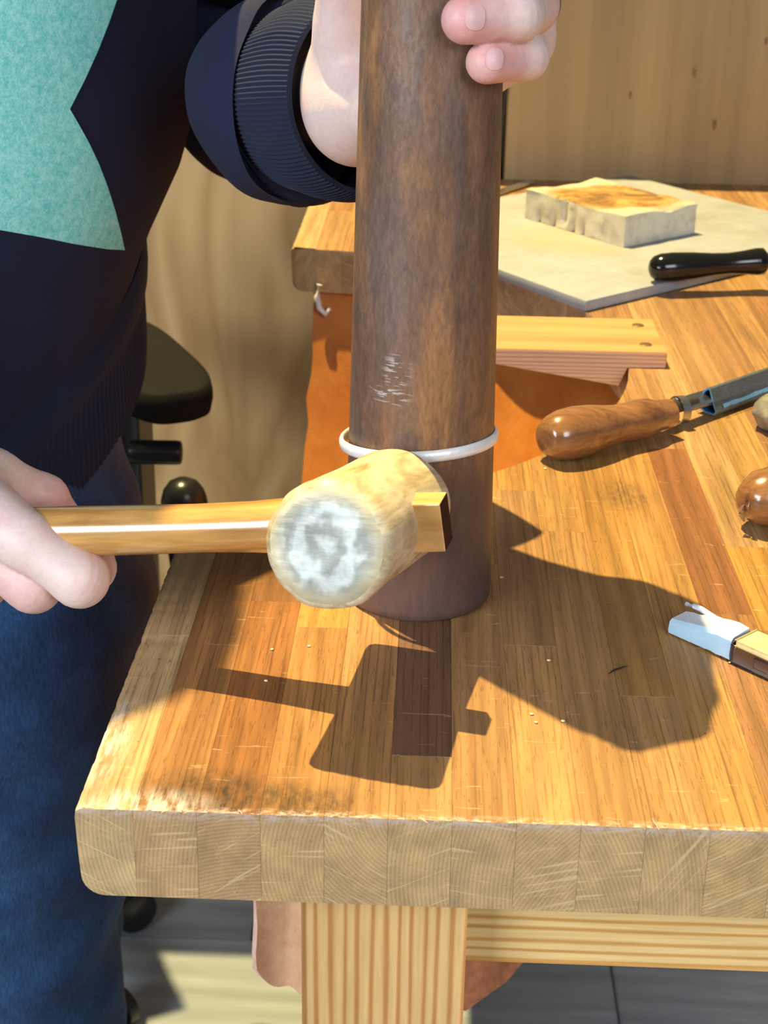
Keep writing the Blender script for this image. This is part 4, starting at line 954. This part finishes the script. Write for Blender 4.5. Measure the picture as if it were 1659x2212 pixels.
for a, b, ra, rb in (((-0.33, 0.41, 0.64), (-0.33, 0.45, 0.47), 0.056, 0.065), ((-0.30, 0.44, 0.40), (-0.32, 0.44, 0.02), 0.095, 0.085), ((-0.32, 0.45, 0.0), (-0.31, 0.46, -0.18), 0.085, 0.08),
                     ((-0.33, 0.33, 0.41), (-0.23, 0.40, 0.41), 0.045, 0.042), ((-0.36, 0.35, 0.44), (-0.46, 0.20, 0.16), 0.045, 0.036), ((-0.46, 0.20, 0.16), tuple(at(-640, 1020, 0.62)), 0.036, 0.032),
                     ((-0.16, 0.45, 0.40), tuple(elbL + (0.0, 0.020, 0.15)), 0.026, 0.016), (tuple(elbL + (0.0, 0.020, 0.15)), tuple(elbL + (0, 0.01, 0)), 0.016, 0.016), (tuple(elbL + (0, 0.01, 0)), tuple(wr), 0.016, 0.020),
                     ((-0.29, 0.42, -0.2), (-0.295, 0.41, -0.5), 0.07, 0.05), ((-0.295, 0.41, -0.5), (-0.325, 0.43, -0.82), 0.045, 0.033), ((-0.31, 0.55, -0.2), (-0.32, 0.57, -0.5), 0.07, 0.05), ((-0.32, 0.57, -0.5), (-0.35, 0.60, -0.82), 0.045, 0.033)):
    sd = smin(sd, rcone(P, a, b, ra, rb), 0.02)
bv_, bf_ = poly_sdf(sd, lo, vox)
vs_ = np.concatenate([lv_, rv_, bv_]); fs = np.concatenate([lf_, rf_ + len(lv_), bf_ + len(lv_) + len(rv_)])
me = mesh('body', vs_, fs, 'skin', None, True)
fa = me.attributes.new('flush', 'FLOAT', 'POINT'); fa.data.foreach_set('value', np.concatenate([lfl, rfl, np.zeros(len(bv_))]).astype(np.float32))
body = part('body', me, person)
LT = ([Vector(v) for v in lv_], [tuple(f) for f in lf_])
def oval(c, rx, ry, rot, n=26, e=0.75):
    o_ = []
    for k in range(n):
        a = 2 * math.pi * k / n; u = math.copysign(abs(math.cos(a)) ** e, math.cos(a)) * rx; v = math.copysign(abs(math.sin(a)) ** e, math.sin(a)) * ry; q = math.radians(rot)
        o_.append((c[0] + u * math.cos(q) - v * math.sin(q), c[1] + u * math.sin(q) + v * math.cos(q)))
    return o_
decal('fingernail', oval((1026, 38), 21, 27, 4), LT, 'nail', 0.0004, 5, person, label='short fingernail of the upper finger in view'); decal('fingernail', oval((1068, 128), 18, 23, 6), LT, 'nail', 0.0004, 5, person, label='short fingernail of the lower finger in view')
# finger ring on the ring finger
rp = (Lf[1][0][2] * 0.66 + Lf[1][0][3] * 0.34); rdn = Lf[1][0][3] - Lf[1][0][2]; rdn /= np.linalg.norm(rdn); _, r1, r2 = frame(rdn); vs_, fs = [], []
for i in range(48):
    a = 2 * math.pi * i / 48; rd = r1 * math.cos(a) + r2 * math.sin(a)
    for k in range(8): q = 2 * math.pi * k / 8; vs_.append(rp + rd * (0.0112 + 0.0009 * math.cos(q)) + rdn * 0.0022 * math.sin(q))
for i in range(48):
    for k in range(8): fs.append((i * 8 + k, i * 8 + (k + 1) % 8, ((i + 1) % 48) * 8 + (k + 1) % 8, ((i + 1) % 48) * 8 + k))
part('finger_ring', mesh('finger_ring', vs_, fs, 'steel'), person, label='plain steel ring on the left ring finger')
# hair cap
lo, vox = HC - 0.16, 0.006; P = gridP(lo, HC + 0.16, vox); sd = ellip(P, HC + hup * 0.008 - fwd * 0.008, (0.106, 0.084, 0.120), Rh)
sd = sd + 0.004 * np.sin(P[..., 0] * 90) * np.sin(P[..., 1] * 85) * np.sin(P[..., 2] * 95)
cutp = ((P - HC) @ fwd.astype(np.float32)) * 0.75 - ((P - HC) @ hup.astype(np.float32)) - 0.020; sd = np.maximum(sd, cutp)
v_, f_ = poly_sdf(sd, lo, vox); part('hair', mesh('hair', v_, f_, 'hair_brown'), person)

# ---- sweatshirt: torso and sleeves
TR = math.radians(37)                  # direction of the shoulder line in plan
ca, sa = math.cos(TR), math.sin(TR)
def ring_pts(c, a, b, n, tiltx=0.0, tilty=0.0, seedk=0.0, amp=0.0):
    o_ = []
    for k in range(n):
        q = 2 * math.pi * k / n; u, v = a * math.cos(q), b * math.sin(q); x, y = u * ca - v * sa, u * sa + v * ca
        m_ = 1 + amp * mnoise.noise(Vector((math.cos(q) * 1.6, math.sin(q) * 1.6, seedk)))
        o_.append(np.array([c[0] + x * m_, c[1] + y * m_, c[2] + tiltx * x + tilty * y]))
    return o_
def loft(rings, cap0=True, cap1=True):
    n = len(rings[0]); vs_ = [p for r in rings for p in r]; fs = []
    for i in range(len(rings) - 1):
        for k in range(n): k2 = (k + 1) % n; fs.append((i * n + k, i * n + k2, (i + 1) * n + k2, (i + 1) * n + k))
    if cap0: fs.append(tuple(range(n))[::-1])
    if cap1: fs.append(tuple((len(rings) - 1) * n + k for k in range(n)))
    return vs_, fs
ext = lambda a, b: math.sqrt((a * ca) ** 2 + (b * sa) ** 2)
SIL = [(244, 636), (262, 596), (290, 536), (318, 482), (357, 400), (376, 335), (388, 280), (400, 150), (411, 40), (417, -80), (420, -200), (415, -400), (400, -600)]
rings = []; TYC, TZ = 0.440, 0.872
TLX, TLY = 0.20, 0.50
def tring(x, y, a, b, tl, sd=0.0, amp=0.02):
    p = at(x, y, TZ); ex = ext(a, b); ey = (a * a - b * b) * ca * sa / ex          # where the ring turns away on the right
    return (np.array([p[0] - ex, TYC, p[2] - tl * (TLX * ex + TLY * ey)]), a, b, TLX * tl, TLY * tl)
for i, (x, y) in enumerate(SIL):
    a = 0.172; b = 0.128; tl = max(0, 1 - i / 7.0) ** 1.3
    c_, a, b, tx, ty = tring(x, y, a, b, tl); lean = min(1.0, max(0.0, (c_[2] - 0.26) / 0.12)); c_ = c_ + np.array([0.035, -0.09, 0]) * lean; rings.append(ring_pts(c_, a, b, 96, tx, ty, c_[2] * 7, 0.015))
x0c = rings[-1]; ctr = np.mean(x0c, 0)
for q, sc in ((0.03, 0.9), (0.06, 0.72), (0.085, 0.48)): rings.append([ctr + np.array([-0.02 * q / 0.05, 0, q]) + (p - ctr) * sc for p in x0c])
c0 = np.mean(rings[0], 0); r0 = rings[0]
for sc, dz in ((0.985, -0.007), (0.95, -0.010), (0.90, -0.006)): rings.insert(0, [c0 + (p - c0) * sc + np.array([0, 0, dz]) for p in r0])
tv, tf = loft(rings)
def path_tube(pts, rs, n, ell=1.0, amp=0.06, fold=40, seedk=0.0, m=None):
    P_ = [np.asarray(p, float) for p in pts]; m = m or 60; T = np.linspace(0, len(P_) - 1, m); out = []; sref = None
    def cr(i, f, A): 
        a0, a1, a2, a3 = A[max(0, i - 1)], A[i], A[min(len(A) - 1, i + 1)], A[min(len(A) - 1, i + 2)]
        return 0.5 * ((2 * a1) + (a2 - a0) * f + (2 * a0 - 5 * a1 + 4 * a2 - a3) * f * f + (3 * a1 - a0 - 3 * a2 + a3) * f ** 3)
    C_ = []; R_ = []
    for t in T:
        i = min(int(t), len(P_) - 2); C_.append(cr(i, t - i, P_)); R_.append(cr(i, t - i, [np.float64(q) for q in rs]))
    for j in range(m):
        d = C_[min(j + 1, m - 1)] - C_[max(j - 1, 0)]; d = d / np.linalg.norm(d)
        if sref is None: _, s, t_ = frame(d)
        else: s = sref - d * (sref @ d); s /= np.linalg.norm(s); t_ = np.cross(d, s)
        sref = s
        ring = []
        for k in range(n):
            a = 2 * math.pi * k / n; f = 1 + amp * mnoise.noise(Vector((math.cos(a) * 1.5 + seedk, math.sin(a) * 1.5, C_[j] @ d * fold * 0.2 + j * 0.16)))
            ring.append(C_[j] + (s * math.cos(a) + t_ * math.sin(a)) * R_[j] * f)
        out.append(ring)
    return out
O_ = at(806, 206, 0.706); S_ = at(676, 212, 0.750)       # cuff opening and seam
axc = (S_ - O_); axc /= np.linalg.norm(axc)
E_ = at(525, 205, 1.03)
sl = path_tube([S_ + axc * 0.001, S_ + axc * 0.006, S_ + axc * 0.020, at(680, 226, 0.80), at(650, 212, 0.92), E_, E_ + np.array([0.0, 0.015, 0.09]), np.array([-0.120, 0.54, 0.31]), np.array([-0.145, 0.46, 0.41])],
               [0.0460, 0.0505, 0.0520, 0.0500, 0.0475, 0.052, 0.058, 0.066, 0.075], 72, 1, 0.09, 30, 2.0, 90)
sv, sf = loft(sl)
sr = path_tube([at(-640, 1020, 0.62), np.array([-0.46, 0.20, 0.16]), np.array([-0.43, 0.27, 0.32]), np.array([-0.37, 0.36, 0.45])], [0.05, 0.062, 0.070, 0.085], 48, 1, 0.05, 30, 5.0, 40)
rv2, rf2 = loft(sr)
vs_ = tv + sv + rv2; fs = tf + [tuple(i + len(tv) for i in f) for f in sf] + [tuple(i + len(tv) + len(sv) for i in f) for f in rf2]
me = mesh('sweatshirt', vs_, fs, 'navy_fleece', None, True, 70)
sweat = part('sweatshirt', me, person)
TT = ([Vector(v) for v in tv], [f for f in tf if len(f) == 4])
aq = [(252, -60), (250, 0), (232, 52), (210, 108), (182, 170), (149, 235), (168, 268), (190, 308), (211, 352), (230, 402), (247, 456), (259, 502), (267, 539), (230, 537), (160, 526), (80, 510), (0, 496), (-120, 478), (-120, -60)]
decal('printed_patch', aq, TT, 'aqua_print', 0.0009, 16, sweat, label='large aqua felt-like pointed print on the chest')
# ribbed cuff
def ribbed(name, rings_c, n, ribs, amp, mat, parent, inner=0.0022, **p):
    """rings_c: list of (centre, s, t, rs, rt); ribs run along the tube"""
    vs_, fs = [], []; m = len(rings_c)
    for lay in (0, 1):
        for (c, s, t, rs, rt) in (rings_c if lay == 0 else rings_c[::-1]):
            for k in range(n):
                a = 2 * math.pi * k / n; rb = amp * (abs(math.cos(a * ribs / 2)) - 0.5) if lay == 0 else -inner
                vs_.append(c + s * math.cos(a) * (rs + rb) + t * math.sin(a) * (rt + rb))
    for i in range(2 * m):
        j = (i + 1) % (2 * m)
        for k in range(n): k2 = (k + 1) % n; fs.append((i * n + k, i * n + k2, j * n + k2, j * n + k))
    return part(name, mesh(name, vs_, fs, mat, None, True, 70), parent, **p)
_, cs, ct = frame(axc); rc_ = []
for i in range(22):
    u = i / 21; c = O_ + (S_ + axc * 0.004 - O_) * u; r = 0.0452 + 0.0022 * math.sin(u * math.pi * 0.9) - 0.0004 * u; rc_.append((c, cs, ct, r, r * (1.0 + 0.03 * math.sin(u * 5))))
ribbed('cuff', rc_, 640, 128, 0.0013, 'navy_rib', sweat)
rw = at(-520, 1034, 0.628); ra_ = at(-640, 1020, 0.62) - rw; La = np.linalg.norm(ra_); ra_ /= La; _, cs2, ct2 = frame(ra_)
ribbed('cuff', [(rw + ra_ * La * 1.1 * i / 7, cs2, ct2, 0.041 + 0.008 * i / 7, 0.041 + 0.008 * i / 7) for i in range(8)], 320, 80, 0.0013, 'navy_rib', sweat)
# hem: flat seam band, then the ribbed waistband
hr = [tring(x, y, a_, b_, 1.0) for x, y, a_, b_ in ((250, 625, 0.166, 0.122), (255, 655, 0.168, 0.124), (255, 690, 0.168, 0.124), (252, 722, 0.167, 0.123), (244, 745, 0.165, 0.121),
      (239, 790, 0.165, 0.121), (238, 850, 0.165, 0.121), (236, 905, 0.164, 0.120), (231, 955, 0.162, 0.118))]
n = 900; vs_, fs = [], []
for lay in (0, 1):
    seq = list(enumerate(hr)) if lay == 0 else list(enumerate(hr))[::-1]
    for i, (c, a, b, tx, ty) in seq:
        for k in range(n):
            q = 2 * math.pi * k / n; amp = (0.0011 * (abs(math.cos(q * 110)) - 0.5)) if (lay == 0 and i >= 4) else (0 if lay == 0 else -0.0025)
            u, v = (a + amp) * math.cos(q), (b + amp) * math.sin(q); x, y = u * ca - v * sa, u * sa + v * ca
            vs_.append((c[0] + x, c[1] + y, c[2] + tx * x + ty * y))
m2 = 2 * len(hr)
for i in range(m2):
    j = (i + 1) % m2
    for k in range(n): k2 = (k + 1) % n; fs.append((i * n + k, i * n + k2, j * n + k2, j * n + k))
part('waistband', mesh('waistband', vs_, fs, 'navy_rib', None, True, 60), sweat, label='ribbed waistband of the sweatshirt')
# ---- jeans
lo, vox = np.array([-0.53, 0.22, -0.885]), 0.0055; P = gridP(lo, (-0.09, 0.76, 0.06), vox)
sd = rcone(P, (-0.312, 0.450, 0.0), (-0.303, 0.46, -0.16), 0.120, 0.132)
for pts, rs in (([(-0.278, 0.425, -0.14), (-0.291, 0.420, -0.46), (-0.322, 0.435, -0.86)], [0.112, 0.088, 0.080]), ([(-0.305, 0.545, -0.14), (-0.318, 0.565, -0.46), (-0.348, 0.60, -0.86)], [0.110, 0.088, 0.080])):
    for i in range(2): sd = smin(sd, rcone(P, pts[i], pts[i + 1], rs[i], rs[i + 1]), 0.03)
q_ = P * 22
sd = sd + 0.0026 * np.sin(q_[..., 2] * 1.9 + q_[..., 0] * 2.2 + np.sin(q_[..., 1] * 2)) * np.sin(q_[..., 1] * 1.7 + q_[..., 2] * 0.6) + 0.0012 * np.sin(q_[..., 2] * 4.3 - q_[..., 0] * 3.1)
sd = np.maximum(sd, P[..., 2] - 0.03); sd = np.maximum(sd, -0.868 - P[..., 2])
v_, f_ = poly_sdf(sd, lo, vox); part('jeans', mesh('jeans', v_, f_, 'denim', None, True), person)
for (x, y) in ((-0.305, 0.415), (-0.330, 0.585)):
    lo, vox = np.array([x - 0.14, y - 0.15, -0.91]), 0.006; P = gridP(lo, (x + 0.24, y + 0.15, -0.76), vox)
    sd = ellip(P, (x + 0.05, y - 0.03, -0.862), (0.135, 0.052, 0.045)); sd = smin(sd, ellip(P, (x - 0.02, y, -0.84), (0.06, 0.048, 0.06)), 0.03); sd = np.maximum(sd, -H + 0.001 - P[..., 2])
    v_, f_ = poly_sdf(sd, lo, vox); part('shoe', mesh('shoe', v_, f_, 'shoe_black'), person)
